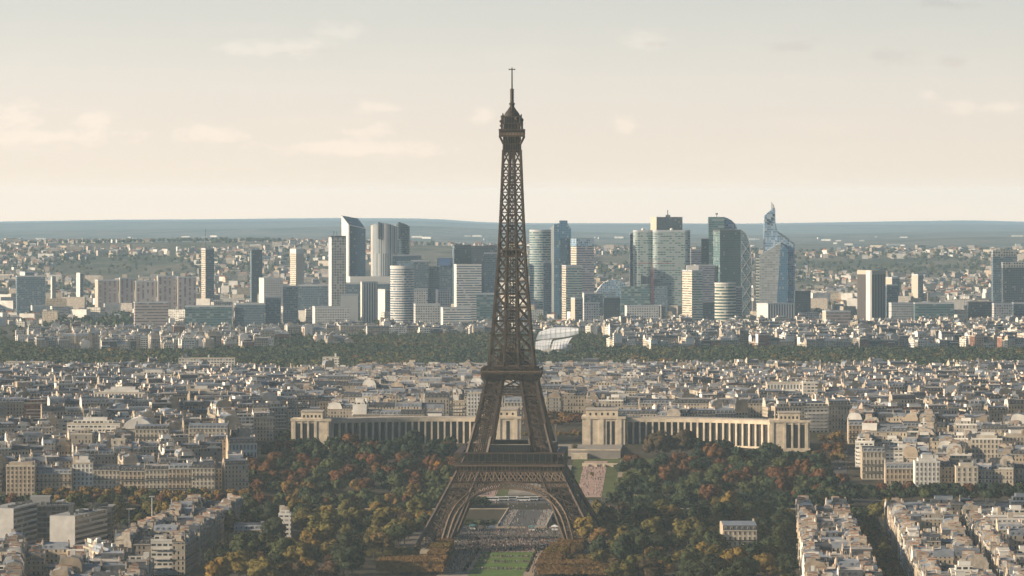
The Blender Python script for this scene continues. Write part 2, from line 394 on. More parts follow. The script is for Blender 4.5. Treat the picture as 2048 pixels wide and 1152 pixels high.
def sheet(name, pts, mat, dz=0.0, n=14, m=6):
    """a strip draped on the ground: pts = four corners near-left, near-right, far-right, far-left"""
    v = []
    for i in range(n+1):
        for j in range(m+1):
            a, b = i/n, j/m
            l = [pts[0][k]*(1-a)+pts[3][k]*a for k in (0, 1)]; r = [pts[1][k]*(1-a)+pts[2][k]*a for k in (0, 1)]
            p = [l[k]*(1-b)+r[k]*b for k in (0, 1)]
            v.append((p[0], p[1], ground_z(*p)+dz))
    ix = np.arange(len(v)).reshape(n+1, m+1)
    qq = np.stack([ix[:-1, :-1], ix[:-1, 1:], ix[1:, 1:], ix[1:, :-1]], -1).reshape(-1, 4)
    return tag(link(name, np_mesh(name, v, [qq], [mat], smooth=True)), kind='structure')
def st(s0, s1, t0, t1): return [axis(s0, t0), axis(s0, t1), axis(s1, t1), axis(s1, t0)]
M_GRASS = plain('mown_lawn', (0.085, 0.15, 0.022), 0.9, 0.25, 0.08)
M_GRASS_R = plain('rough_lawn', (0.075, 0.09, 0.022), 0.9, 0.35, 0.08)
M_SAND = plain('sanded_path', (0.30, 0.235, 0.175), 0.95, 0.2, 0.1)
M_PINK = plain('pale_pink_paving', (0.40, 0.275, 0.225), 0.9, 0.2, 0.1)
M_GRAVEL = plain('gravel_with_tower_shade', (0.135, 0.115, 0.098), 0.95, 0.3, 0.08)  # gravel kept darker to paint in the shade beneath the tower
M_ASPH = plain('asphalt', (0.085, 0.082, 0.08), 0.85, 0.25, 0.1)
M_PAVE = plain('pale_paving', (0.27, 0.245, 0.215), 0.85, 0.2, 0.1)
M_KERB = plain('kerb_stone', (0.42, 0.37, 0.31), 0.85, 0.15, 0.2)
M_WATER, gw, bw = new_mat('river_water')
gw.put(bw.inputs['Base Color'], (0.02, 0.028, 0.022)); bw.inputs['Roughness'].default_value = 0.12
M_WHITE = plain('white_paint', (0.78, 0.77, 0.74), 0.5, 0.08, 0.5)

rv = MB(); rv.face([(-900, 2870, -4.5), (900, 2870, -4.5), (900, 3001, -4.5), (-900, 3001, -4.5)])
tag(rv.build('river', M_WATER), kind='structure')
sheet('path', st(-330, -38, -36, 24), M_SAND, 0.10)
sheet('esplanade', st(-38, 140, -78, 66), M_GRAVEL, 0.104)
for k, (a, b) in enumerate(((-330, -228), (-222, -178), (-174, -128), (-124, -92), (-89, -52))):
    sheet('lawn', st(a, b, -17, 17), M_GRASS, 0.16, 8, 4)
# a band of paving, kerbs and traffic lanes beyond the tower, then the bridge and the road on the far quay
sheet('quay_road', [(-420, 2822), (460, 2822), (460, 2846), (-420, 2846)], M_ASPH, 0.12, 3, 40)
bd = MB()
def slab(mb, s0, s1, t0, t1, z0, z1, m=0):
    c = [axis(s0, t0), axis(s0, t1), axis(s1, t1), axis(s1, t0)]
    mb.prism(c, z0, z1, m, bottom=True)
br = empty('road_bridge', (*axis(215, 0), 0), -AX, 'wide stone road bridge full of strollers seen through the tower arch', 'bridge')
def loc(mb): return mb
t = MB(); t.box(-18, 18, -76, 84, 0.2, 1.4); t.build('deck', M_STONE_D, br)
t = MB(); t.box(-9.5, 9.5, -76, 84, 1.405, 1.42); t.build('roadway', M_ASPH, br)
for sx in (-1, 1):
    t = MB(); t.box(min(sx*10, sx*16.8), max(sx*10, sx*16.8), -76, 84, 1.41, 1.56); t.build('pavement', M_PAVE, br)
    t = MB(); t.box(min(sx*9.5, sx*9.99), max(sx*9.5, sx*9.99), -76, 84, 1.43, 1.58); t.build('kerb', M_KERB, br)
    t = MB(); t.box(min(sx*17, sx*17.6), max(sx*17, sx*17.6), -76, 84, 1.40, 2.5); t.build('parapet', M_STONE, br)
for k in range(6):
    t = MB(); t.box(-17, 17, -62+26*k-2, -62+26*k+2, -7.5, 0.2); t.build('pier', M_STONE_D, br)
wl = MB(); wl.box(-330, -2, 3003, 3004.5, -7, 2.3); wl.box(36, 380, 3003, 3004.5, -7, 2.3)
tag(wl.build('quay_wall', M_STONE_D), 'long stone embankment wall above the river on the far bank', 'wall')
sheet('far_quay_road', [(-420, 3038), (460, 3038), (460, 3060), (-420, 3060)], M_ASPH, 0.12, 6, 40)
# slope up to the museum: sandy promenades, basin, lawns, diagonal paths
sheet('slope_lawn', st(368, 590, 22, 92), M_GRASS_R, 0.10, 20, 8)
sheet('slope_lawn', st(368, 590, -92, -22), M_GRASS_R, 0.10, 20, 8)
sheet('promenade', st(372, 575, 31, 50), M_PINK, 0.16, 20, 4)
sheet('promenade', st(372, 575, -50, -31), M_PINK, 0.16, 20, 4)
sheet('promenade', st(372, 580, 60, 68), M_SAND, 0.16, 20, 3)
sheet('promenade', st(372, 580, 75, 77), M_SAND, 0.16, 20, 3)
for (sa, sb) in ((-27, 27),):
    bs = MB()
    for i in range(8):
        s0, s1 = 385+i*20, 385+i*20+19.5; zz = ground_z(*axis(s1, 0))+0.7
        bs.prism([axis(s0, -22), axis(s0, 22), axis(s1, 22), axis(s1, -22)], zz-3, zz)
    tag(bs.build('stepped_fountain', M_PAVE), 'long stepped fountain basin on the slope below the museum', 'fountain')
tw = empty('terrace_building', (*axis(600, 0), 17), -AX, 'low beige terrace building with blank front walls and broad steps', 'building')
t = MB(); t.box(-60, 60, -6, 75, -4, 9.6); t.build('terrace', M_PAVE, tw)
t = MB(); t.box(20, 33, -15, -6.01, -6, 7.5); t.build('front_wall', M_STONE, tw)
t = MB(); t.box(-33, -20, -15, -6.01, -6, 7.5); t.build('front_wall', M_STONE, tw)
t = MB(); t.box(13, 19.9, -12, -6.01, -6, 5); t.build('front_window', M_MGLASS, tw)
t = MB()
for k in range(8): t.box(34, 58, -30+3*k, -6.02, -7+k*1.3, -7+(k+1)*1.3)
t.build('staircase', M_KERB, tw)
t = MB()
for k in range(8): t.box(-58, -34, -30+3*k, -6.02, -7+k*1.3, -7+(k+1)*1.3)
t.build('staircase', M_KERB, tw)
t = MB(); t.box(-60, 60, -6.3, -5.6, 9.6, 10.8); t.build('balustrade', M_STONE, tw)
wl = MB()
for sx in (-1, 1):
    a, b = sorted((sx*30, sx*78)); c = [axis(545, a), axis(545, b), axis(547.5, b), axis(547.5, a)]
    wl.prism(c, 10, 19.5)
    for k in range(7):
        tt = a+4+k*6.6; c = [axis(542, tt), axis(542, tt+1.6), axis(544.9, tt+1.6), axis(544.9, tt)]; wl.prism(c, 10, 18.6)
tag(wl.build('retaining_wall', M_STONE), 'pale retaining wall with buttresses across the garden slope', 'wall')

# ------------------------------------------------------------------ the iron tower
TW = empty('iron_lattice_tower', (0, TY, 0), -AX, 'tall brown iron lattice tower on four arched legs, with three galleries and a mast', 'tower')
_Z = [0, 64, 80, 101, 115, 121, 140, 170, 199, 233, 266, 276]
_Wd = [62.5, 28.4, 24.0, 19.2, 16.3, 15.3, 13.2, 10.7, 8.6, 7.1, 5.8, 5.5]
def hw(z): return float(np.interp(z, _Z, _Wd))
def lt(z): return float(np.interp(z, [0, 10, 40, 64, 101, 121, 170, 199, 266], [21, 19.8, 15.8, 13.5, 11, 10.2, 6.8, 5.4, 4.3]))
def posts(z, sx, sy):
    w, t_ = hw(z), hw(z)-lt(z)
    return [(sx*w, sy*w, z), (sx*t_, sy*w, z), (sx*t_, sy*t_, z), (sx*w, sy*t_, z)]
def lattice(mb, lv, sx, sy, post, brace, fine, sub=1, ms=(0, 0, 1)):
    P = [posts(z, sx, sy) for z in lv]
    for a, b in zip(P, P[1:]):
        for k in range(4):
            j = (k+1) % 4
            mb.bar(a[k], b[k], post, ms[0])
            mb.bar(b[k], b[j], brace, ms[1], brace*1.3)
            A, B, C, D = map(Vector, (a[k], a[j], b[k], b[j]))
            for s in range(sub):
                for r in range(sub):
                    q = lambda u_, v_: (A.lerp(B, u_)).lerp(C.lerp(D, u_), v_)
                    u0, u1, v0, v1 = s/sub, (s+1)/sub, r/sub, (r+1)/sub
                    mb.bar(q(u0, v0), q(u1, v1), brace if sub == 1 else fine, ms[1]); mb.bar(q(u1, v0), q(u0, v1), brace if sub == 1 else fine, ms[1])
            if sub > 1:
                mb.bar(A.lerp(C, .5), B.lerp(D, .5), fine, ms[1]); mb.bar(A.lerp(B, .5), C.lerp(D, .5), fine, ms[1])
                mb.bar(A, D, brace*0.85, ms[1]); mb.bar(B, C, brace*0.85, ms[1])
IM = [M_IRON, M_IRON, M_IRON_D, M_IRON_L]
LV0 = [1.5, 11.5, 21, 30, 38, 44.8, 52, 57]
LV1 = [57, 64.5, 74.5, 83.5, 92, 100, 107, 114]
for sx in (-1, 1):
    for sy in (-1, 1):
        mb = MB(); lattice(mb, LV0, sx, sy, 1.7, 0.75, 0.36, 2)
        leg = mb.build('leg', IM, TW)
        lf = MB()      # the inclined lift track and stairs inside the leg
        for z0, z1 in zip(LV0, LV0[1:]):
            a, b = posts(z0, sx, sy), posts(z1, sx, sy)
            c0 = sum((Vector(p) for p in a), Vector())/4; c1 = sum((Vector(p) for p in b), Vector())/4
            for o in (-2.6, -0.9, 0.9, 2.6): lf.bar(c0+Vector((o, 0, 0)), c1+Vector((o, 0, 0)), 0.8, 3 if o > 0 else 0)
            for k in range(8):
                q = c0.lerp(c1, k/8); lf.bar(q+Vector((-4.2, 0, 0)), q+Vector((4.2, 0, 0)), 0.45, k % 2*3); lf.bar(q+Vector((0, -4.2, 0)), q+Vector((0, 4.2, 0)), 0.45, 0)
                lf.bar(q+Vector((-4.2, 3, -.6)), q+Vector((4.2, -3, .6)), 0.4, 3)
        lf.build('lift_track', IM, leg)
        pb = MB(); c = posts(0, sx, sy)
        xs_, ys_ = [p[0] for p in c], [p[1] for p in c]; pb.box(min(xs_)-2.5, max(xs_)+2.5, min(ys_)-2.5, max(ys_)+2.5, -0.5, 2.4)
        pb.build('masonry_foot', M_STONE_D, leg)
        mb = MB(); lattice(mb, LV1, sx, sy, 1.75, 0.62, 0.34, 2)
        up = mb.build('upper_leg', IM, TW)
        lf = MB()
        for z0, z1 in zip(LV1[1:], LV1[2:]):
            a, b = posts(z0, sx, sy), posts(z1, sx, sy)
            c0 = sum((Vector(p) for p in a), Vector())/4; c1 = sum((Vector(p) for p in b), Vector())/4
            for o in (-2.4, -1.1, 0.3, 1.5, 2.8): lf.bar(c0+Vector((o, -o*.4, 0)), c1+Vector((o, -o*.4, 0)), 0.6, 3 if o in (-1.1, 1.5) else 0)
            for k in range(7):
                q = c0.lerp(c1, k/7); lf.bar(q+Vector((-3.6, 1, -.5)), q+Vector((3.6, -1, .5)), 0.4, k % 2*3); lf.bar(q+Vector((-1, -3.6, 0)), q+Vector((1, 3.6, .4)), 0.4, 0)
        lf.build('stairs', IM, up)
def spin(k): return Vector((math.cos(k*math.pi/2), math.sin(k*math.pi/2), 0))
def on_face(k, x, d, z):
    """a point on side k of the tower: x along the side, d out from the axis"""
    c, s = math.cos(k*math.pi/2), math.sin(k*math.pi/2)
    X, Yy = x, -d
    return (X*c-Yy*s, X*s+Yy*c, z)
_ax = [0, 5, 10, 15, 20, 25, 29, 32.5, 35, 37, 38.6, 40]
_az = [41.5, 41.3, 40.7, 39.6, 37.8, 35, 31.8, 27.8, 23.6, 18.5, 13, 8]
for k in range(4):
    ar = MB()
    inn = [(-x, z) for x, z in zip(_ax[::-1], _az[::-1])]+[(x, z) for x, z in zip(_ax[1:], _az[1:])]
    out = []
    for i, (x, z) in enumerate(inn):
        j0, j1 = max(0, i-1), min(len(inn)-1, i+1)
        d = Vector((inn[j1][0]-inn[j0][0], inn[j1][1]-inn[j0][1])).normalized()
        out.append((x-d.y*3.4, z+d.x*3.4))
    def af(p, dd=0.0): return on_face(k, p[0], hw(max(p[1], 2))+0.6+dd, p[1])
    for (a, b, c, d) in zip(inn, inn[1:], out, out[1:]):
        ar.bar(af(a), af(b), 1.0, 3, 1.4); ar.bar(af(c), af(d), 1.0, 3, 1.4)
        for q in range(2):
            l = lambda p_, r_, f_: (p_[0]*(1-f_)+r_[0]*f_, p_[1]*(1-f_)+r_[1]*f_)
            f0, f1 = q/2, (q+1)/2
            ar.bar(af(l(a, b, f0)), af(l(c, d, f1)), 0.42); ar.bar(af(l(a, b, f1)), af(l(c, d, f0)), 0.42); ar.bar(af(l(a, b, f0)), af(l(c, d, f0)), 0.6)
    for i in range(-11, 12):      # spandrel uprights from the arch up to the girder
        x = i*2.75; z = float(np.interp(abs(x), [o[0] for o in out[len(out)//2:]], [o[1] for o in out[len(out)//2:]]))
        if abs(x) < hw(44)-lt(44)+6 and z < 44.4: ar.bar(af((x, z)), af((x, 45.1)), 0.5)
    ar.build('arch', IM, TW)
    gd = MB()                     # the deep lattice girder under the first gallery and the narrow band below it
    def gf(x, z): return on_face(k, x, hw(z)+0.5, z)
    n = 14
    for (z0, z1, n, th) in ((45.3, 52.3, 14, 0.62), (42.0, 45.3, 26, 0.42)):
        for i in range(n):
            a0, a1 = -1+2*i/n, -1+2*(i+1)/n
            w0, w1 = hw(z0), hw(z1)
            if z0 < 45 and abs((a0+a1)/2)*w0 < 22: continue
            gd.bar(gf(a0*w0, z0), gf(a1*w1, z1), th, 3); gd.bar(gf(a1*w0, z0), gf(a0*w1, z1), th, 3); gd.bar(gf(a0*w0, z0), gf(a0*w1, z1), th, 3)
            am = (a0+a1)/2
            if th > 0.5:
                zc = (z0+z1)/2
                for (p0, p1) in (((a0, zc), (am, z1)), ((am, z1), (a1, zc)), ((a1, zc), (am, z0)), ((am, z0), (a0, zc))):
                    gd.bar(gf(p0[0]*hw(p0[1]), p0[1]), gf(p1[0]*hw(p1[1]), p1[1]), 0.42, 3)
        for z in (z0, z1):
            if z < 45: 
                for sg in (-1, 1): gd.bar(gf(sg*21, z), gf(sg*hw(z), z), 0.9, 0, 1.1)
            else: gd.bar(gf(-hw(z), z), gf(hw(z), z), 1.1, 0, 1.3)
    c4 = [on_face(k, x, d, 0)[:2] for x, d in ((-30, 30.8), (30, 30.8), (30, 30), (-30, 30))]
    gd.build('girder', IM, TW)
    back = MB(); back.prism([on_face(k, x, d, 0)[:2] for x, d in ((-33, 33.4), (33, 33.4), (33, 32.8), (-33, 32.8))], 45.6, 52.2, 2)  # dark sheet added behind the lattice so its gaps read as shade
    back.build('girder_gap_shade', IM, TW)
def ring(mb, h, z0, z1, th, m=0):
    for k in range(4):
        mb.prism([on_face(k, x, d, 0)[:2] for x, d in ((-h, h), (h-th, h), (h-th, h-th), (-h, h-th))], z0, z1, m, bottom=True)
g1 = MB()
ring(g1, 35.2, 52.5, 56.0, 1.0, 0); ring(g1, 36.6, 56.0, 57.4, 13, 0); ring(g1, 36.9, 55.7, 56.5, 0.6, 3)
for k in range(4):
    for i in range(29):
        x = -35.4+i*2.53
        g1.bar(on_face(k, x, 35.4, 52.4), on_face(k, x, 36.4, 56.1), 0.45, 3 if k == 0 else 0)
first = g1.build('first_gallery', IM, TW)
rl = MB(); ring(rl, 36.5, 64.0, 64.7, 5.0, 0); ring(rl, 36.7, 58.6, 58.9, 0.25, 0)
for k in range(4):
    for i in range(19): rl.bar(on_face(k, -36.2+i*4.02, 36.2, 57.4), on_face(k, -36.2+i*4.02, 36.2, 64.1), 0.4)
    for i in range(60): rl.bar(on_face(k, -36.2+i*1.22, 36.4, 57.4), on_face(k, -36.2+i*1.22, 36.4, 58.7), 0.16)
rl.build('arcade', IM, first)
for k in range(4):
    pv = MB(); pv.prism([on_face(k, x, d, 0)[:2] for x, d in ((-29, 32.2), (29, 32.2), (29, 22), (-29, 22))], 57.41, 63.6, 0)
    pv.build('pavilion', M_DGLASS, first)
    pv = MB(); pv.prism([on_face(k, x, d, 0)[:2] for x, d in ((-13.2, 30), (13.2, 30), (13.2, 22.2), (-13.2, 22.2))], 64.71, 69.6, 0, 2)
    for i in range(14): pv.bar(on_face(k, -13+i*2, 30.2, 64.7), on_face(k, -13+i*2, 30.2, 69.6), 0.25, 1)
    pv.build('upper_pavilion', [M_DGLASS, M_IRON_D, M_PAVE], first)
# second gallery
g2 = MB()
ring(g2, 18.9, 112.6, 116.4, 1.0, 0); ring(g2, 20.2, 116.4, 117.5, 20.1, 0); ring(g2, 20.5, 117.5, 118.5, 0.7, 3)
for k in range(4):
    for i in range(23):
        x = -18.9+i*1.72; g2.bar(on_face(k, x, 18.95, 112.6), on_face(k, x, 20.2, 116.6), 0.28, 0)
    for (z0, z1, n, th) in ((102.4, 106.2, 16, 0.34), (106.2, 112.6, 3, 0.7)):
        for i in range(n):
            a0, a1 = -1+2*i/n, -1+2*(i+1)/n; w0, w1 = hw(z0)+.4, hw(z1)+.4
            g2.bar(on_face(k, a0*w0, w0, z0), on_face(k, a1*w1, w1, z1), th); g2.bar(on_face(k, a1*w0, w0, z0), on_face(k, a0*w1, w1, z1), th)
        for z in (z0, z1): g2.bar(on_face(k, -hw(z), hw(z)+.5, z), on_face(k, hw(z), hw(z)+.5, z), 0.9, 0, 1.0)
second = g2.build('second_gallery', IM, TW)
rl = MB(); ring(rl, 20.0, 119.9, 120.1, 0.2, 0); ring(rl, 14.8, 121.5, 122.0, 2.2, 3)
for k in range(4):
    for i in range(33): rl.bar(on_face(k, -19.9+i*1.24, 19.9, 118.4), on_face(k, -19.9+i*1.24, 19.9, 120), 0.16)
rl.build('railing', IM, second)
cb = MB(); cb.box(-11.5, 11.5, -11.5, 11.5, 117.6, 124.0, 2); cb.box(-8, 8, -8, 8, 124, 130.5, 2)
for k in range(40): cb.bar((R.uniform(-11, 11), R.uniform(-11.8, 11.8), 118), (R.uniform(-8, 8), R.uniform(-8, 8), 132+R.uniform(-3, 2)), 0.5, R.choice((0, 0, 3)))
cb.build('machine_house', IM, second)
pn = MB(); pn.box(-13.6, -9.6, -14, -13.2, 121, 129, 0); pn.build('sheeted_panel', M_DECK, second)
for (x, y) in ((-16, -17), (-5, -18), (6, -17.6), (15, -16), (16.5, 3), (-17, 6)):
    k_ = MB(); k_.box(x-1.6, x+1.6, y-1.1, y+1.1, 117.5, 120.6, 0); k_.build('kiosk', M_IRON_D, second)
# the shaft from the second gallery to the top
LV2 = [117.6, 121]
while LV2[-1] < 262: LV2.append(LV2[-1]+float(np.interp(LV2[-1], [121, 170, 266], [10.4, 8.6, 5.6])))
LV2[-1] = 266.0
for sx in (-1, 1):
    for sy in (-1, 1):
        mb = MB(); lattice(mb, LV2, sx, sy, 1.0, 0.5, 0.4, 1)
        for z0, z1 in zip(LV2, LV2[1:]):
            w = hw((z0+z1)/2); mb.bar((sx*hw(z0), sy*hw(z0), z0), (sx*hw(z1), sy*hw(z1), z1), 1.3, 0)
        mb.build('shaft_post', IM, TW)
sb = MB()
for z0, z1 in zip(LV2, LV2[1:]):
    for k in range(4):
        a0, a1 = hw(z0)-lt(z0), hw(z1)-lt(z1)
        sb.bar(on_face(k, -a0, hw(z0), z0), on_face(k, a1, hw(z1), z1), 0.45); sb.bar(on_face(k, a0, hw(z0), z0), on_face(k, -a1, hw(z1), z1), 0.45)
        sb.bar(on_face(k, -hw(z1), hw(z1), z1), on_face(k, hw(z1), hw(z1), z1), 0.6, 0, 0.8)
sb.build('cross_brace', IM, TW)
lc = MB()
for (x, y) in ((-2.6, -1.8), (2.6, -1.8), (-2.6, 1.8), (2.6, 1.8), (-0.8, -2.2), (0.8, -2.2)):
    for z0, z1 in zip(LV2, LV2[1:]):
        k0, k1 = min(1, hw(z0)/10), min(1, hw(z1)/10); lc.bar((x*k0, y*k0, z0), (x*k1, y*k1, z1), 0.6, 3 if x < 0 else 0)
z = 118.0
while z < 264:
    k0 = min(1, hw(z)/10); lc.bar((-2.7*k0, -2, z), (2.7*k0, -2, z+1.3), 0.4, R.choice((0, 3, 3))); lc.bar((2.7*k0, 2, z), (-2.7*k0, 2, z+1.3), 0.4, 0)
    if R.random() < 0.4: lc.box(-1.9*k0, 1.9*k0, -1.5, 1.5, z, z+1.5, R.choice((0, 2, 3)))
    z += 2.3
lc.build('lift_shaft', IM, TW)
ip = MB(); ring(ip, hw(196)+0.5, 194.4, 195.3, 2.4, 0); ip.box(-6, 6, -6, 6, 195.3, 199, 2); ring(ip, hw(199)+.3, 199, 199.6, .5, 3)
for i in range(8): ip.bar((-8+i*2.2, -8.8, 195), (-8+i*2.2, -8.6, 199), 0.4, 0)
ip.build('halfway_platform', IM, TW)
# top
tp = MB()
tp.prism([(-5.2, -5.2), (5.2, -5.2), (5.2, 5.2), (-5.2, 5.2)], 264.5, 275.2, 2, bottom=True)
for k in range(4):
    for i in range(8):
        x = -5.6+i*1.6; tp.bar(on_face(k, x, 5.9, 263.5), on_face(k, x, 5.6, 275.0), 0.5, 0)
    for x in (-5.6, -1.9, 1.9, 5.6): tp.bar(on_face(k, x, 5.7, 270.0), on_face(k, x*1.45, 8.3, 275.4), 0.55, 0)
    tp.bar(on_face(k, -6.2, 6.2, 266), on_face(k, 6.2, 6.2, 266), 0.7, 0); tp.bar(on_face(k, -6, 6.0, 270.5), on_face(k, 6, 6.0, 270.5), 0.5, 0)
tp.box(-8.4, 8.4, -8.4, 8.4, 275.2, 276.2, 0, bottom=True); tp.box(-7.6, 7.6, -7.6, 7.6, 276.2, 279.4, 2)
ring(tp, 8.4, 276.2, 278.0, 0.3, 3); ring(tp, 8.6, 279.4, 280.4, 8.5, 0)
for k in range(4):
    for i in range(9): tp.bar(on_face(k, -8.2+i*2.05, 8.3, 276.2), on_face(k, -8.2+i*2.05, 8.3, 279.5), 0.3, 0)
top = tp.build('top_gallery', IM, TW)
cbn = MB(); cbn.box(-5.6, 5.6, -5.6, 5.6, 280.4, 284.5, 2); ring(cbn, 7.3, 283.9, 284.5, 2.4, 0); cbn.box(-5.0, 5.0, -5.0, 5.0, 284.5, 289, 2); ring(cbn, 6.4, 288.4, 289, 2, 0)
for k in range(4):
    for i in range(7):
        x = -6.6+i*2.2; cbn.bar(on_face(k, x, 7.0, 280.4), on_face(k, x, 7.0, 284+R.uniform(0, 5)), 0.42, R.choice((0, 0, 3)))
        cbn.bar(on_face(k, x*.8, 6.2, 284.5), on_face(k, x*.8, 6.2, 288+R.uniform(0, 3.2)), 0.5, 0)
cbn.build('cabin', IM, top)
for (x, y, z) in ((-7.2, -5, 285.6), (7.0, -4, 286.5), (-6.4, -6.6, 288.6), (6.5, -6.3, 283.2), (-7.4, 3, 282.8), (3.2, -7, 287.5)):
    d = MB(); d.lathe([(0, z-1.1), (0.8, z-0.8), (1.1, z), (0.8, z+0.8), (0, z+1.1)], 8, 0, x, y); d.build('dish', IM, top)
dm = MB(); dm.lathe([(5.4, 289), (5.0, 290.6), (3.9, 292.2), (2.4, 293.6), (1.6, 294.4), (1.6, 296.8), (2.1, 297), (2.1, 297.5), (1.2, 298.4)], 12, 2)
for a in range(8): dm.bar((5.6*math.cos(a*.785), 5.6*math.sin(a*.785), 288.5), (1.6*math.cos(a*.785), 1.6*math.sin(a*.785), 295), 0.5, 0)
dm.build('dome', IM, top)
an = MB(); an.lathe([(1.15, 297.5), (1.15, 307.2), (0.5, 307.8), (0.42, 321.2), (0, 322.3)], 8, 2)
for z in (299.2, 301.2, 303.2, 305.2, 306.8): an.lathe([(0.5, z), (1.55, z), (1.55, z+0.5), (0.5, z+.5)], 8, 0)
ant = an.build('antenna_mast', IM, TW)
cr = MB(); cr.bar((-2.2, 0, 320.6), (2.2, 0, 320.6), 0.6); cr.bar((0, -2.2, 320.6), (0, 2.2, 320.6), 0.6)
for a in (-1.9, 1.9): cr.bar((a, 0, 320), (a, 0, 321.3), 0.35)
cr.build('crossbar', IM, ant)

# ------------------------------------------------------------------ the museum: two curved colonnaded wings
def museum_wing(sg, label):
    s0 = 690
    root = empty('museum_wing', (*axis(s0, 0), 25.5), -AX, label, 'museum')
    # local: x = across (sg*), y = away from the camera relative to s0
    H = 26.0
    t0, t1 = 62, 184
    def arc(f, off=0.0):
        """centre line of the colonnade front: bows back in the middle, comes forward at the end"""
        x = t0+(t1-t0)*f; y = -6+10*math.sin(math.pi*f*0.55)*1.0-44*f*f
        dx = (t1-t0); dy = 10*math.pi*.55*math.cos(math.pi*f*0.55)-88*f
        L = math.hypot(dx, dy); nxx, nyy = dy/L, -dx/L            # towards the camera side
        return (sg*(x+nxx*off), y+nyy*off)
    def band(f0, f1, o0, o1, z0, z1, m, n=1, b=None):
        mb = b or MB()
        for i in range(n):
            fa, fb = f0+(f1-f0)*i/n, f0+(f1-f0)*(i+1)/n
            poly = [arc(fa, o1), arc(fb, o1), arc(fb, o0), arc(fa, o0)]
            if sg < 0: poly = poly[::-1]
            mb.prism(poly, z0, z1, m, bottom=True)
        return mb
    band(0, 1, -15, -0.6, -4, 21.5, 0, 30).build('wing_body', M_MGLASS, root)
    band(0, 1, -1.2, 1.1, 19.6, 22.2, 0, 30).build('cornice', M_STONE, root)
    band(0, 1, -16, 0.2, 22.2, 23.3, 0, 30).build('roof', M_KERB, root)
    band(0, 1, -0.3, 1.3, -4, 0.9, 0, 30).build('plinth', M_STONE, root)
    N = 22
    for i in range(N+1):
        f = 0.012+0.976*i/N; hf = 0.0058
        band(f-hf, f+hf, -0.5, 1.0, 0.9, 19.6, 0, 1).build('pilaster', M_STONE, root)
    def pavilion(name, xa, xb, ya, yb, h, attic, wins, side_wins, ang=0.0, px_=0.0, py_=0.0):
        body = MB(); c, s = math.cos(ang), math.sin(ang)
        def tr(x, y): return (px_+(x-px_)*c-(y-py_)*s, py_+(x-px_)*s+(y-py_)*c)
        def bx(mb, x0, x1, y0, y1, z0, z1): 
            x0, x1 = sorted((sg*x0, sg*x1)); mb.prism([tr(x0, y0), tr(x1, y0), tr(x1, y1), tr(x0, y1)], z0, z1, 0, bottom=True)
        bx(body, xa, xb, ya, yb, -5, h)
        p = body.build(name, M_STONE, root)
        cn = MB(); bx(cn, xa-0.7, xb+0.7, ya-0.7, yb+0.5, h-1.6, h+0.35); cn.build('cornice', M_STONE, p); cn = MB(); bx(cn, xa-.5, xb+.5, ya-.5, yb+.3, -5, 0.6); cn.build('plinth', M_STONE, p)
        if attic:
            a0, a1, ah = attic; at = MB(); bx(at, a0, a1, ya+3, yb-1, h+.35, h+ah); q = at.build('attic', M_STONE, p)
            cc = MB(); bx(cc, a0-.5, a1+.5, ya+2.5, yb-.5, h+ah, h+ah+.8); cc.build('attic_roof', M_KERB, p)
            for k in range(5):
                xx = a0+(a1-a0)*(k+0.75)/5.5; wv = MB(); bx(wv, xx-.8, xx+.8, ya+2.93, ya+3.5, h+1.3, h+3.4); wv.build('attic_window', M_MGLASS, q)
        for (x0, x1, z0, z1) in wins:
            wv = MB(); bx(wv, x0, x1, ya-0.06, ya+.5, z0, z1); wn_ = wv.build('tall_window', M_MGLASS, p)
            ml = MB(); bx(ml, (x0+x1)/2-.14, (x0+x1)/2+.14, ya-.2, ya-.065, z0, z1); 
            for zz in (z0+(z1-z0)*.33, z0+(z1-z0)*.66): bx(ml, x0, x1, ya-.16, ya-.07, zz, zz+.25)
            ml.build('glazing_bar', M_IRON_D, wn_)
        for (x0, x1) in side_wins:
            fl = MB(); bx(fl, x0, x1, ya-.55, ya-.01, 0.6, h-1.7); fl.build('pilaster', M_STONE, p)
        return p
    # head pavilion by the central gap
    pavilion('head_pavilion', 26, 62, -12, 22, 24.0, (29, 56, 5.6), [(46.5, 49.2, 0.8, 20.5), (50.6, 53.4, 0.8, 20.5)] if sg > 0 else [(35, 38, 0.8, 20.5)],
             [(29, 33), (40, 44), (55, 59)] if sg > 0 else [(28.5, 31.5), (43, 46), (50, 53), (57, 60)])
    tr_ = MB(); 
    e = arc(1.0); ex = abs(e[0]); ey = e[1]
    pavilion('end_pavilion', 183, 216, ey-9, ey+16, 23.5, (190, 208, 6.0), [(197.0, 200.6, 0.8, 20.2), (202.6, 206.2, 0.8, 20.2), (208.2, 211.8, 0.8, 20.2)],
             [(184.5, 186.3), (194.5, 196.3), (201.0, 202.2), (206.6, 207.8), (212.4, 214.6)])
    return root
museum_wing(-1, 'curved museum wing in shade with tall colonnade, its head pavilion seen between the tower legs')
museum_wing(1, 'curved sunlit museum wing with tall colonnade and big rust tree before it')

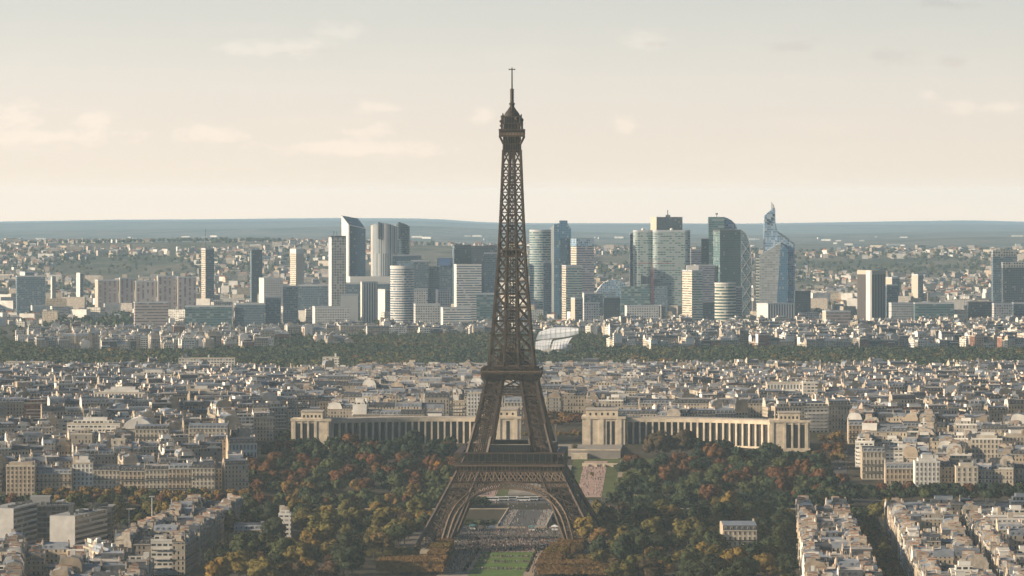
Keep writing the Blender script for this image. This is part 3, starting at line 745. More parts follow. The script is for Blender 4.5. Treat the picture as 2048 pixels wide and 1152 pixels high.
# ------------------------------------------------------------------ glass sail building in the wood
gs = empty('glass_sail_building', (X_at(1113, 5760), 5760, 8), 0, 'white glass building of overlapping curved sails in the wood', 'building')
M_SAIL = plain('white_sail_glass', (0.80, 0.83, 0.85), 0.3, 0.05, 0.02, 0.5)
def dense(p, k=3):
    """a smooth run of points through p"""
    out = []; q = [p[0]]+list(p)+[p[-1]]
    for i in range(1, len(q)-2):
        for j in range(k):
            t_ = j/k; out.append(tuple(.5*(2*b+(c-a)*t_+(2*a-5*b+4*c-d)*t_*t_+(3*b-a-3*c+d)*t_**3) for a, b, c, d in zip(q[i-1], q[i], q[i+1], q[i+2])))
    return out+[tuple(p[-1])]
def sail(pts_lo, pts_hi, bulge, th=1.2):
    mb = MB(); pts_lo, pts_hi = dense(pts_lo), dense(pts_hi); n = len(pts_lo)-1; m_ = 8
    def P(i, j):
        a, b = Vector(pts_lo[i]), Vector(pts_hi[i]); f = j/m_
        return a.lerp(b, f)+Vector((0, -bulge*math.sin(math.pi*f), bulge*0.5*math.sin(math.pi*f)))
    for dy in (0, th):
        for i in range(n):
            for j in range(m_):
                qd = [P(i, j), P(i+1, j), P(i+1, j+1), P(i, j+1)]; qd = [tuple(q_+Vector((0, dy, 0))) for q_ in qd]
                mb.face(qd if dy == 0 else qd[::-1], 0, [(q_[0], q_[2]) for q_ in qd])
    link('glass_sail', mb.mesh('glass_sail', M_SAIL), gs)
    fr = MB()
    for j in range(0, m_+1, 2):
        for i in range(n): fr.bar(P(i, j)+Vector((0, -.3, 0)), P(i+1, j)+Vector((0, -.3, 0)), .22)
    for i in range(n+1):
        for j in range(m_): fr.bar(P(i, j)+Vector((0, -.3, 0)), P(i, j+1)+Vector((0, -.3, 0)), .22)
    fr.build('sail_frame', M_KERB, gs)
k_ = 5760/F
def gp(px, py, y=0): return ((px-1113)*k_, y, z_at(py, 5760)-8)
sail([gp(1072, 680), gp(1100, 677), gp(1130, 674), gp(1157, 668)], [gp(1082, 664, 20), gp(1102, 657, 24), gp(1132, 655, 24), gp(1157, 658, 20)], 8)
sail([gp(1070, 697, -14), gp(1085, 699, -16), gp(1098, 698, -16)], [gp(1071, 684, 4), gp(1086, 680, 6), gp(1106, 678, 6)], 6)
sail([gp(1101, 698, -18), gp(1118, 697, -20), gp(1132, 696, -18)], [gp(1108, 681, 2), gp(1124, 678, 4), gp(1146, 674, 2)], 6)
t = MB(); t.prism([(-22, 2), (20, 2), (22, 30), (-20, 30)], -4, 15, 0); t.build('core', M_WALL[RENDER], gs)
# ------------------------------------------------------------------ the high-rise district and other landmarks
FS = {
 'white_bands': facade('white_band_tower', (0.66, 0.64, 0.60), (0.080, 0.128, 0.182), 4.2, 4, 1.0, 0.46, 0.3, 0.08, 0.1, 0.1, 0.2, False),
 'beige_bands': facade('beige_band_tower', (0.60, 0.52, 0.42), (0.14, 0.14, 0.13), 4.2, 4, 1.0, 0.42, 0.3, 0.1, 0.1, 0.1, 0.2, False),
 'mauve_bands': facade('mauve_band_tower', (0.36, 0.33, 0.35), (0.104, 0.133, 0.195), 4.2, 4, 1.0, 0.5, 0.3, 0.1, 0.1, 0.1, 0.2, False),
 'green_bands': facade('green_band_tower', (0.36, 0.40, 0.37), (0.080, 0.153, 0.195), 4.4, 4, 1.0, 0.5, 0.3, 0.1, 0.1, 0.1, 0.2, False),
 'cream_bands': facade('cream_band_tower', (0.58, 0.55, 0.46), (0.06, 0.11, 0.11), 5.4, 4, 1.0, 0.55, 0.2, 0.1, 0.1, 0.1, 0.2, False),
 'blue': facade('blue_glass_tower', (0.13, 0.22, 0.29), (0.044, 0.128, 0.234), 4.2, 3, 0.86, 0.84, 0.1, 0.1, 0.1, 0.06, 0.15, False, gvar=.3),
 'deep_blue': facade('deep_blue_glass_tower', (0.055, 0.10, 0.135), (0.024, 0.073, 0.137), 4.2, 3, 0.86, 0.84, 0.1, 0.1, 0.1, 0.03, 0.15, False, gvar=.3),
 'pale_blue': facade('pale_blue_glass_tower', (0.36, 0.44, 0.50), (0.128, 0.255, 0.416), 4.2, 3.6, 0.8, 0.8, 0.1, 0.1, 0.1, 0.2, 0.15, False),
 'teal': facade('teal_glass_block', (0.12, 0.195, 0.20), (0.05, 0.11, 0.125), 4.2, 6, 0.95, 0.6, 0.3, 0.1, 0.1, 0.15, 0.15, False),
 'dark_teal': facade('dark_teal_glass_tower', (0.032, 0.066, 0.070), (0.016, 0.042, 0.050), 4.2, 3, 0.9, 0.6, 0.2, 0.1, 0.1, 0.03, 0.15, False),
 'dark': facade('dark_tower', (0.060, 0.078, 0.095), (0.026, 0.042, 0.062), 4.0, 3.2, 0.7, 0.6, 0.2, 0.1, 0.1, 0.05, 0.2, False),
 'slate': facade('slate_blue_tower', (0.15, 0.20, 0.24), (0.065, 0.115, 0.165), 4.0, 3.2, 0.8, 0.6, 0.2, 0.1, 0.1, 0.1, 0.2, False),
 'grid': facade('grey_grid_tower', (0.38, 0.38, 0.36), (0.045, 0.06, 0.07), 4.6, 4.6, 0.62, 0.62, 0.2, 0.1, 0.1, 0.12, 0.2, False),
 'white_grid': facade('white_grid_block', (0.60, 0.58, 0.55), (0.11, 0.13, 0.15), 4.2, 4.2, 0.55, 0.5, 0.25, 0.1, 0.15, 0.2, 0.2, False),
 'dotted': facade('dotted_green_grey_tower', (0.30, 0.36, 0.345), (0.060, 0.133, 0.176), 4.2, 5.5, 0.82, 0.45, 0.3, 0.08, 0.1, 0.45, 0.2, False, gvar=.7),
 'silver': facade('silver_ribbed_tower', (0.46, 0.44, 0.40), (0.160, 0.235, 0.312), 60, 4.2, 0.55, 1.0, 0, 0.08, 0.1, 0.3, 0.2, False),
 'bronze_ribs': facade('bronze_rib_tower', (0.24, 0.205, 0.185), (0.07, 0.065, 0.065), 200, 6.0, 0.5, 1.0, 0, 0.1, 0.1, 0.0, 0.3, False, gvar=.1),
 'bronze_shaded': facade('bronze_rib_shaded_side', (0.10, 0.085, 0.078), (0.05, 0.045, 0.045), 200, 6.0, 0.5, 1.0, 0, 0.1, 0.1, 0.0, 0.3, False, gvar=.1),  # darker copy of the ribs, painting the left side as unlit
 'white_ribs': facade('white_rib_block', (0.66, 0.63, 0.60), (0.14, 0.15, 0.18), 90, 4.6, 0.5, 1.0, 0, 0.1, 0.1, 0.0, 0.3, False, gvar=.3),
 'diagrid': facade('pale_diagrid_tower', (0.33, 0.38, 0.41), (0.056, 0.112, 0.169), 12, 7, 0.6, 0.7, 0.1, 0.1, 0.1, 0.2, 0.2, False),
 'beige_reflection_glass': facade('pale_glass_painted_reflection', (0.40, 0.42, 0.43), (0.30, 0.31, 0.31), 4.2, 5, .92, .74, .1, .1, .1, .12, .15, False, gvar=.25),  # pale glass with a beige reflection painted into its colour
 'white': plain('white_concrete', (0.68, 0.66, 0.61), 0.85, 0.08, 0.02),
 'buff': plain('buff_concrete', (0.50, 0.44, 0.36), 0.85, 0.1, 0.02),
 'red_white': facade('red_white_flats', (0.42, 0.38, 0.37), (0.28, 0.20, 0.19), 3.4, 9, 0.4, 1.0, 0, 0.1, 0.2, 0.2, 0.5, False),
 'pink_bands': facade('pink_band_block', (0.46, 0.38, 0.35), (0.15, 0.14, 0.14), 5.0, 4, 1.0, 0.4, 0.3, 0.1, 0.1, 0.1, 0.3, False),
 'roof': plain('grey_flat_roof', (0.30, 0.30, 0.30), 0.9, 0.2, 0.05),
 'dark_roof': plain('dark_plant_roof', (0.07, 0.075, 0.08), 0.8, 0.2, 0.05),
 'sign_blue': plain('blue_panel', (0.07, 0.14, 0.30), 0.5, 0.05, 0.05),
 'frame': plain('pale_steel', (0.5, 0.52, 0.53), 0.5, 0.05, 0.05),
 'crane_red': plain('crane_paint', (0.38, 0.09, 0.09), 0.5, 0.05, 0.3),
}
GRP_T = 'towers of the high-rise district'
def ellipse(cx, cy, rx, ry, n=24, a0=0.0):
    return [(cx+rx*math.cos(a0+2*math.pi*i/n), cy+ry*math.sin(a0+2*math.pi*i/n)) for i in range(n)]
def high_rise(label, px0, pxs, px1, ytop, Y, front, side=None, name='office_tower', cat='office tower', dl=None, dr=6.0, cap=None, base=None, roofbox=None, group=GRP_T, oval=False, parapet=True, mast=None):
    k = Y/F; X0 = X_at((px0+px1)/2, Y); zb = ground_z(X0, Y); z1 = z_at(ytop, Y)-zb
    zb0 = -3 if base is None else z_at(base, Y)-zb
    root = empty(name, (X0, Y, zb), 0, label, cat, group)
    wl, wr = (pxs-(px0+px1)/2)*k, (px1-(px0+px1)/2)*k; w0 = (px0-(px0+px1)/2)*k
    if oval: poly = ellipse(0, 14, wr, 15, 28)
    else:
        dl_ = dl if dl else max(14.0, (pxs-px0)*k*1.1)
        A = (wl, 0); B = (wr, dr); C = (w0, dl_) if pxs > px0 else (wl, dl or 22.0)
        D = (B[0]+C[0]-A[0], B[1]+C[1]-A[1]); poly = [A, B, D, C]
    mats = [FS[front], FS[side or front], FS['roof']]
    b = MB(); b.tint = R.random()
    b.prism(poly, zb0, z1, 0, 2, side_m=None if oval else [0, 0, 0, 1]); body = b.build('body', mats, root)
    cx = sum(p[0] for p in poly)/len(poly); cy = sum(p[1] for p in poly)/len(poly)
    ins = [(cx+(p[0]-cx)*0.93, cy+(p[1]-cy)*0.93) for p in poly]; outp = [(cx+(p[0]-cx)*1.012, cy+(p[1]-cy)*1.012) for p in poly]
    if cap:
        t = MB(); t.prism(outp, z1-(cap[1]*k), z1+0.4, 0, 1, bottom=True); t.build('crown_band', [FS[cap[0]], FS['roof']], root)
    elif parapet:
        t = MB(); t.prism(outp, z1-2.0, z1+0.6, 0, 1, bottom=True); t.build('parapet', [FS['frame'] if front not in ('dark', 'dark_teal') else FS['dark_roof'], FS['roof']], root)
    if roofbox:
        for (a0, a1, yt, mt) in roofbox:
            zt = z_at(yt, Y)-zb; c0, c1 = (a0-(px0+px1)/2)*k, (a1-(px0+px1)/2)*k
            t = MB(); t.box(c0, c1, cy-5, cy+7, z1-0.3, zt); t.build('plant_room', FS[mt], root)
    if mast:
        for (pm, yt, th) in mast:
            t = MB(); xx = (pm-(px0+px1)/2)*k; t.bar((xx, cy, z1-1), (xx, cy, z_at(yt, Y)-zb), th); t.build('mast', FS['dark_roof'], root)
    return root
H = high_rise
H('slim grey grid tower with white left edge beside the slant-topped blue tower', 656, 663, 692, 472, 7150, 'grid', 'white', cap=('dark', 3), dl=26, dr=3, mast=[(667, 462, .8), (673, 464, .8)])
# slant-topped blue tower
def slant_tower():
    Y, k = 7500, 7500/F; px0, pxs, px1 = 682, 698, 731
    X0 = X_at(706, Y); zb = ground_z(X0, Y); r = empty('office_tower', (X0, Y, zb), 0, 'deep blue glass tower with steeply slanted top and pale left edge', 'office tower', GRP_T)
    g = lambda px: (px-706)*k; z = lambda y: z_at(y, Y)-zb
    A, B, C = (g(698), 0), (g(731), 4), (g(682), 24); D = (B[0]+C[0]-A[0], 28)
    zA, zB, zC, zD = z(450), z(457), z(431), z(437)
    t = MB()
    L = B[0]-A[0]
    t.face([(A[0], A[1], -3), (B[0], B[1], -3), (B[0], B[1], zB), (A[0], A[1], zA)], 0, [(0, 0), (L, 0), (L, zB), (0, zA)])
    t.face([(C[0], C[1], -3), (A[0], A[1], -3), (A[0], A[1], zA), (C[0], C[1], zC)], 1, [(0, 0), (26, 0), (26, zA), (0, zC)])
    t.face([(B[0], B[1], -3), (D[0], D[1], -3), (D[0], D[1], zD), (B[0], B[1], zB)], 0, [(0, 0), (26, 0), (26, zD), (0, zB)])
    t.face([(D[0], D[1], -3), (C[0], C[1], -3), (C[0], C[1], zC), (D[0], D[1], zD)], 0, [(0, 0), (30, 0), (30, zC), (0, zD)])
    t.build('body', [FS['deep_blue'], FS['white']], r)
    t = MB(); t.face([(A[0], A[1], zA), (B[0], B[1], zB), (D[0], D[1], zD), (C[0], C[1], zC)], 0, [(0, 0), (30, 0), (30, 30), (0, 30)]); t.build('sloping_roof', FS['deep_blue'], r)
    t = MB(); t.bar((A[0], A[1]-.5, -3), (A[0], A[1]-.5, zA), 2.2); t.bar((A[0], A[1]-.5, zA), (C[0], C[1], zC), 1.6); t.bar((A[0], A[1]-.4, zA), (B[0], B[1], zB), 1.2); t.build('edge_fin', FS['frame'], r)
slant_tower()
def twin_oval(label, px0, px1, ytop, mat, left_mat, Y, notch):
    k = Y/F; X0 = X_at((px0+px1)/2, Y); zb = ground_z(X0, Y); r = empty('office_tower', (X0, Y, zb), 0, label, 'office tower', GRP_T)
    w = (px1-px0)*k/2; z1 = z_at(ytop+8, Y)-zb; zt = z_at(ytop, Y)-zb
    n = 26; poly = ellipse(0, 16, w, 17, n)
    t = MB(); u0 = 0
    hz = lambda p: z1+(zt-z1)*max(0.0, math.cos((p[0]+w*notch*.5)/w*1.45))
    for i in range(n):
        a, b = poly[i], poly[(i+1) % n]; L = math.hypot(b[0]-a[0], b[1]-a[1])
        t.face([(*a, -3), (*b, -3), (*b, hz(b)), (*a, hz(a))], 0, [(u0, 0), (u0+L, 0), (u0+L, hz(b)), (u0, hz(a))]); u0 += L
    t.face([(*p, hz(p)) for p in poly], 1); t.build('body', [FS[mat], FS['dark_roof']], r)
    c = MB(); x = -w*notch; c.box(x-2.2, x+2.2, -2.6, 3, z1-22, zt+1.5, 0); c.build('roof_slot', FS['dark'], r)
    return r
twin_oval('dark oval twin tower with curved top behind its silver twin', 783, 819, 446, 'slate', None, 7520, 0.1)
twin_oval('silver oval twin tower with curved top and dark slot, left of its dark twin', 741, 795, 446, 'silver', None, 7440, 0.35)
H('broad dark blue office slab behind the tall oval white striped tower', 786, 786, 842, 510, 7420, 'slate', dr=10)
H('plain slate blue tower right behind the tall oval white striped tower', 822, 822, 857, 521, 7330, 'slate', dr=4)
H('low slate office block between blue sign block and oval striped tower', 856, 856, 878, 532, 7350, 'slate', dr=4)
b = H('office block with bright blue panel across its top', 874, 874, 905, 516, 7420, 'slate', dr=4, parapet=False)
t = MB(); k = 7420/F; t.box(-12*k, 11.5*k, -0.5, -0.05, z_at(531, 7420)-b.location.z, z_at(517, 7420)-b.location.z, 0); t.build('blue_panel', FS['sign_blue'], b)
H('tall oval white striped tower standing before the wood, left of the iron tower', 780, 780, 827, 532, 6980, 'white_bands', oval=True, cap=('white', 4), roofbox=[(794, 826, 522, 'slate')])
H('white striped tower immediately left of the iron tower shaft', 908, 913, 963, 529, 7050, 'white_bands', 'white', oval=False, dl=20, dr=5, cap=('white', 3))
H('dark blocky tower with small roof aerials, left of its wider dark neighbour', 904, 909, 942, 490, 7500, 'dark', 'slate', dl=22, dr=4, roofbox=[(912, 924, 487, 'dark')], mast=[(916, 482, .6), (923, 482, .6)])
H('wide dark stepped tower directly behind the left edge of the iron tower', 942, 942, 994, 492, 7470, 'dark', dr=4, roofbox=[(973, 990, 490, 'dark')])
H('dark slab in front of the wide dark stepped tower', 968, 968, 999, 506, 7380, 'slate', dr=6)
H('low teal glass box at the foot of the iron tower shaft', 953, 953, 993, 587, 7000, 'teal', name='office_block', cat='office block', dr=4)
H('low white banded office block under the white striped tower', 881, 886, 942, 615, 6900, 'white_bands', 'white', name='office_block', cat='office block', dl=18, dr=4)
H('grey gridded housing slab between the oval striped tower and low banded block', 827, 831, 880, 608, 6950, 'white_grid', name='office_block', cat='office block', dr=5)
H('long low white roofed block under the slant-topped tower', 694, 700, 783, 553, 7350, 'white', name='office_block', cat='office block', base=567, dr=6, parapet=False)
H('white ribbed block left of the small buff cube', 720, 727, 755, 564, 7180, 'white_ribs', 'white', name='office_block', cat='office block', dl=20)
H('small cream cube block left of the oval striped tower', 755, 770, 782, 579, 7100, 'slate', 'white', name='office_block', cat='office block', dl=20)
H('bright white blank cube below the slim grid tower', 681, 681, 715, 589, 7050, 'white', name='office_block', cat='office block', dr=5)
H('flat glass block under the long white roof', 690, 690, 781, 566, 7300, 'slate', name='office_block', cat='office block', dr=6)
H('pale grey block between two white striped towers', 828, 828, 855, 578, 7150, 'white_grid', name='office_block', cat='office block', dr=4)
H('pale stepped block right of the oval striped tower', 871, 876, 902, 579, 7200, 'white_grid', 'white', name='office_block', cat='office block', dr=4)
# right of the iron tower
H('rounded green banded tower just right of the iron tower', 1059, 1059, 1102, 460, 7400, 'green_bands', oval=True, cap=('frame', 3))
H('dark narrow slab before the rounded green banded tower', 1087, 1087, 1103, 524, 7300, 'slate', dr=4)
def stepped_blue():
    Y, k = 7450, 7450/F; X0 = X_at(1121, Y); zb = ground_z(X0, Y); r = empty('office_tower', (X0, Y, zb), 0, 'bright blue glass tower with stepped and chamfered top', 'office tower', GRP_T)
    g = lambda px: (px-1121)*k; z = lambda y: z_at(y, Y)-zb
    def ext(name, out, y0, y1, mat, m2=None):
        t = MB(); n = len(out); t.face([(p[0], y0, p[1]) for p in out], 0, [p for p in out]); t.face([(p[0], y1, p[1]) for p in reversed(out)], 0, [p for p in reversed(out)])
        for i in range(n):
            a, b = out[i], out[(i+1) % n]; t.face([(a[0], y0, a[1]), (a[0], y1, a[1]), (b[0], y1, b[1]), (b[0], y0, b[1])], 1 if m2 else 0, [(y0, a[1]), (y1, a[1]), (y1, b[1]), (y0, b[1])])
        return t.build(name, [FS[mat], FS[m2 or mat]], r)
    ext('body', [(g(1108), -3), (g(1142), -3), (g(1142), z(457)), (g(1135), z(447)), (g(1135), z(441)), (g(1119), z(441)), (g(1119), z(447)), (g(1108), z(448))], 0, 26, 'blue')
    ext('dark_centre_strip', [(g(1119), -3), (g(1135), -3), (g(1135), z(476)), (g(1119), z(476))], -1.2, -0.05, 'deep_blue')
    ext('white_edge', [(g(1101), -3), (g(1108), -3), (g(1108), z(450)), (g(1101), z(458))], 6, 26, 'white')
stepped_blue()
H('beige glass tower with flat dark roof and white banded left side', 1142, 1153, 1188, 478, 7350, 'mauve_bands', 'beige_bands', dl=24, dr=4, cap=('pale_blue', 14), roofbox=[(1155, 1186, 477, 'dark')])
H('lower beige banded tower in front of the beige glass tower', 1124, 1132, 1164, 531, 7200, 'green_bands', 'beige_bands', dl=24, dr=4)
# arched white shell hall
def shell_hall():
    Y, k = 7560, 7560/F; X0 = X_at(1228, Y); zb = ground_z(X0, Y); r = empty('exhibition_hall', (X0, Y, zb), 0, 'wide white shell roof hall with low arched vaults', 'hall')
    t = MB(); n = 18; w = 42*k; zt = z_at(561, Y)-zb; z0 = z_at(600, Y)-zb
    for i in range(n):
        a, b = -1+2*i/n, -1+2*(i+1)/n; h = lambda s: z0+(zt-z0)*(1-abs(s)**2.6)
        for j in range(5):
            f0, f1 = j/5, (j+1)/5; zz = lambda s, f: h(s)+2*abs(math.sin(s*9))*(1-f)
            t.face([(a*w, f0*60, zz(a, f0)), (b*w, f0*60, zz(b, f0)), (b*w, f1*60, zz(b, f1)), (a*w, f1*60, zz(a, f1))], 0)
        t.face([(a*w, 0, -2), (b*w, 0, -2), (b*w, 0, h(b)+2*abs(math.sin(b*9))), (a*w, 0, h(a)+2*abs(math.sin(a*9)))], 1, [(a*w, 0), (b*w, 0), (b*w, h(b)), (a*w, h(a))])
    t.build('shell_roof', [FS['white'], FS['pale_blue']], r)
shell_hall()
H('dark topped tower with side aerial rising behind the broad dotted twin slabs', 1302, 1313, 1365, 434, 7750, 'dark', 'buff', dl=26, dr=3, parapet=False, mast=[(1336, 420, 1.6)], roofbox=[(1332, 1341, 430, 'dark')])
def rounded_slab(label, px0, px1, ytop, Y, mat):
    k = Y/F; X0 = X_at((px0+px1)/2, Y); zb = ground_z(X0, Y); r = empty('office_tower', (X0, Y, zb), 0, label, 'office tower', GRP_T)
    w = (px1-px0)*k/2; z1 = z_at(ytop, Y)-zb; cr_ = min(10, w*.5)
    poly = []
    for (cx, cy, a) in ((w-cr_, cr_, -90), (w-cr_, 34-cr_, 0), (-w+cr_, 34-cr_, 90), (-w+cr_, cr_, 180)):
        for j in range(5): q = math.radians(a+22.5*j); poly.append((cx+cr_*math.cos(q), cy+cr_*math.sin(q)))
    t = MB(); t.tint = R.random(); t.prism(poly, -3, z1, 0, 1); t.build('body', [FS[mat], FS['roof']], r)
    t = MB(); o = [(p[0]*1.01, 17+(p[1]-17)*1.015) for p in poly]; t.prism(o, z1-2.4, z1+.5, 0, 1, bottom=True); t.build('parapet', [FS['frame'], FS['roof']], r)
    t = MB(); t.lathe([(3, z1), (3, z1+3), (0, z1+5)], 10, 0, 0, 14); t.build('roof_lantern', FS['white'], r)
rounded_slab('narrow left slab of the broad dotted green grey twin slabs', 1267, 1306, 461, 7480, 'dotted')
H('thin grey edge slab left of the dotted twin slabs', 1260, 1260, 1269, 467, 7560, 'slate', dr=3)
rounded_slab('wide right slab of the broad dotted green grey twin slabs', 1306, 1381, 461, 7460, 'dotted')
def wedge():
    Y, k = 7200, 7200/F; X0 = X_at(1288, Y); zb = ground_z(X0, Y); r = empty('wedge_building', (X0, Y, zb), 0, 'teal glass block with dark wedge roof below the dotted twin slabs', 'office block')
    t = MB(); t.box(-46*k, 12*k, 0, 24, -3, z_at(573, Y)-zb, 0); t.build('body', [FS['teal']], r)
    t = MB(); t.box(12*k+.1, 47*k, 2, 24, -3, z_at(566, Y)-zb, 0); t.build('side_wing', [FS['slate']], r)
    t = MB(); z = lambda y: z_at(y, Y)-zb; a, b, c = (-6*k, z(550)), (-6*k, z(569)), (40*k, z(564))
    for y0 in (-1.5,): t.face([(b[0], y0, b[1]), (c[0], y0, c[1]), (a[0], y0, a[1])], 0)
    t.face([(a[0], -1.5, a[1]), (c[0], -1.5, c[1]), (c[0], 20, c[1]), (a[0], 20, a[1])], 0); t.face([(b[0], 20, b[1]), (b[0], -1.5, b[1]), (a[0], -1.5, a[1]), (a[0], 20, a[1])], 0)
    t.build('wedge_roof', FS['dark'], r)
wedge()
def crane():
    Y, k = 7150, 7150/F; X0 = X_at(1305, Y); zb = ground_z(X0, Y); r = empty('tower_crane', (X0, Y, zb), 0, 'red tower crane standing before the dotted twin slabs', 'crane')
    z1 = z_at(527, Y)-zb; t = MB()
    for (x, y) in ((-1.3, -1.3), (1.3, -1.3), (1.3, 1.3), (-1.3, 1.3)): t.bar((x, y, 0), (x, y, z1), .45)
    z = 0
    while z < z1-4: t.bar((-1.3, -1.3, z), (1.3, -1.3, z+4), .3); t.bar((1.3, -1.3, z), (-1.3, -1.3, z+4), .3); z += 4
    t.build('mast', FS['crane_red'], r)
    t = MB(); t.bar((-26, 0, z1), (38, 8, z1), 1.0); t.bar((-26, 0, z1), (0, 0, z1+7), .4); t.bar((0, 0, z1+7), (34, 7, z1), .4); t.bar((0, 0, z1), (0, 0, z1+7), .8); t.build('jib', FS['crane_red'], r)
    t = MB(); t.box(-27, -21, -1.2, 1.2, z1-3, z1-.6, 0, bottom=True); t.build('counterweight', FS['roof'], r)
crane()
H('long white gridded slab before the dotted twin slabs', 1250, 1254, 1318, 611, 6950, 'white_grid', 'white', name='office_block', cat='office block', dr=6)
H('white end block right of the long white gridded slab', 1318, 1322, 1331, 611, 6955, 'slate', 'white', name='office_block', cat='office block', dr=6)
H('grey green block at the foot of the lower beige banded tower', 1165, 1168, 1206, 586, 7050, 'slate', 'white', name='office_block', cat='office block', dr=6)
H('pale gridded block below the grey green block', 1166, 1168, 1200, 606, 6920, 'white_grid', name='office_block', cat='office block', dr=6)
H('dark office cube between two pale blocks', 1208, 1208, 1240, 596, 7000, 'dark', name='office_block', cat='office block', dr=6, roofbox=[(1206, 1232, 584, 'slate')])
H('beige banded tower with step and glass right side', 1366, 1384, 1406, 541, 7000, 'green_bands', 'beige_bands', dl=30, dr=4, roofbox=[(1374, 1398, 531, 'white')])
H('mauve banded tower half hidden behind the beige stepped tower', 1388, 1392, 1429, 530, 7250, 'mauve_bands', dr=5)
H('thin dark teal tower left of the sail-topped tower', 1403, 1403, 1418, 478, 7500, 'dark_teal', dr=4)
H('small grey slab left of the thin dark teal tower', 1382, 1382, 1404, 499, 7700, 'mauve_bands', dr=4)
# sail-topped tower
def sail_tower():
    Y, k = 7550, 7550/F; X0 = X_at(1445, Y); zb = ground_z(X0, Y); r = empty('office_tower', (X0, Y, zb), 0, 'teal tower with curved glass sail edge and ball on its roof', 'office tower', GRP_T)
    g = lambda px: (px-1445)*k; z = lambda y: z_at(y, Y)-zb
    t = MB(); t.box(g(1417), g(1449), 0, 24, -3, z(434), 0); t.build('body', [FS['teal']], r)
    t = MB(); curve = [(1449.2, 434), (1457, 437), (1464, 441), (1470, 447), (1474, 455), (1475, 470)]
    out = [(g(1449.2), z(600))]+[(g(1475), z(600))]+[(g(a), z(b_)) for a, b_ in reversed(curve)]
    t.face([(p[0], 8, p[1]) for p in out], 0, out); t.face([(p[0], 12, p[1]) for p in reversed(out)], 0, out[::-1])
    for a, b_ in zip(out, out[1:]): t.face([(a[0], 8, a[1]), (a[0], 12, a[1]), (b_[0], 12, b_[1]), (b_[0], 8, b_[1])], 0)
    t.build('glass_sail', FS['pale_blue'], r)
    t = MB(); t.bar((g(1434), 10, z(435)), (g(1434), 10, z(429)), 1.0); t.lathe([(0, z(430)), (2.0, z(429)), (2.4, z(427.5)), (1.8, z(426.5)), (0, z(426))], 10, 0, g(1434), 10); t.build('roof_ball', FS['dark_roof'], r)
sail_tower()
H('big dark green glass tower before the sail-topped tower', 1428, 1440, 1482, 460, 7250, 'dark_teal', 'teal', dl=26, dr=3)
def curved_tower():
    Y, k = 7300, 7300/F; X0 = X_at(1492, Y); zb = ground_z(X0, Y); r = empty('office_tower', (X0, Y, zb), 0, 'curved diamond-patterned tower right of the dark green tower', 'office tower', GRP_T)
    g = lambda px: (px-1492)*k; z = lambda y: z_at(y, Y)-zb
    out = [(g(1482.5), z(660)), (g(1503), z(660)), (g(1503), z(530)), (g(1502), z(505)), (g(1499), z(485)), (g(1494), z(470)), (g(1489), z(463)), (g(1482.5), z(459))]
    t = MB(); t.face([(p[0], 0, p[1]) for p in out], 0, out); t.face([(p[0], 22, p[1]) for p in reversed(out)], 0, out[::-1])
    for a, b_ in zip(out, out[1:]+out[:1]): t.face([(a[0], 0, a[1]), (a[0], 22, a[1]), (b_[0], 22, b_[1]), (b_[0], 0, b_[1])], 0, [(0, a[1]), (22, a[1]), (22, b_[1]), (0, b_[1])])
    t.build('body', FS['slate'], r)
    t = MB(); zz = z(655)
    while zz < z(505):
        t.bar((g(1483), -.3, zz), (g(1502), -.3, zz+26), .8); t.bar((g(1502), -.3, zz), (g(1483), -.3, zz+26), .8); zz += 26
    for a, b_ in zip(out[2:], out[3:]): t.bar((a[0], -.2, a[1]), (b_[0], -.2, b_[1]), 1.2)
    t.build('diamond_frame', FS['frame'], r)
curved_tower()
H('short rounded tower with cream bands before the dark green tower', 1430, 1430, 1473, 566, 6950, 'cream_bands', oval=True, cap=('white', 3))
H('grey slab between the cream banded round tower and curved diamond tower', 1468, 1468, 1484, 574, 7000, 'mauve_bands', dr=4)
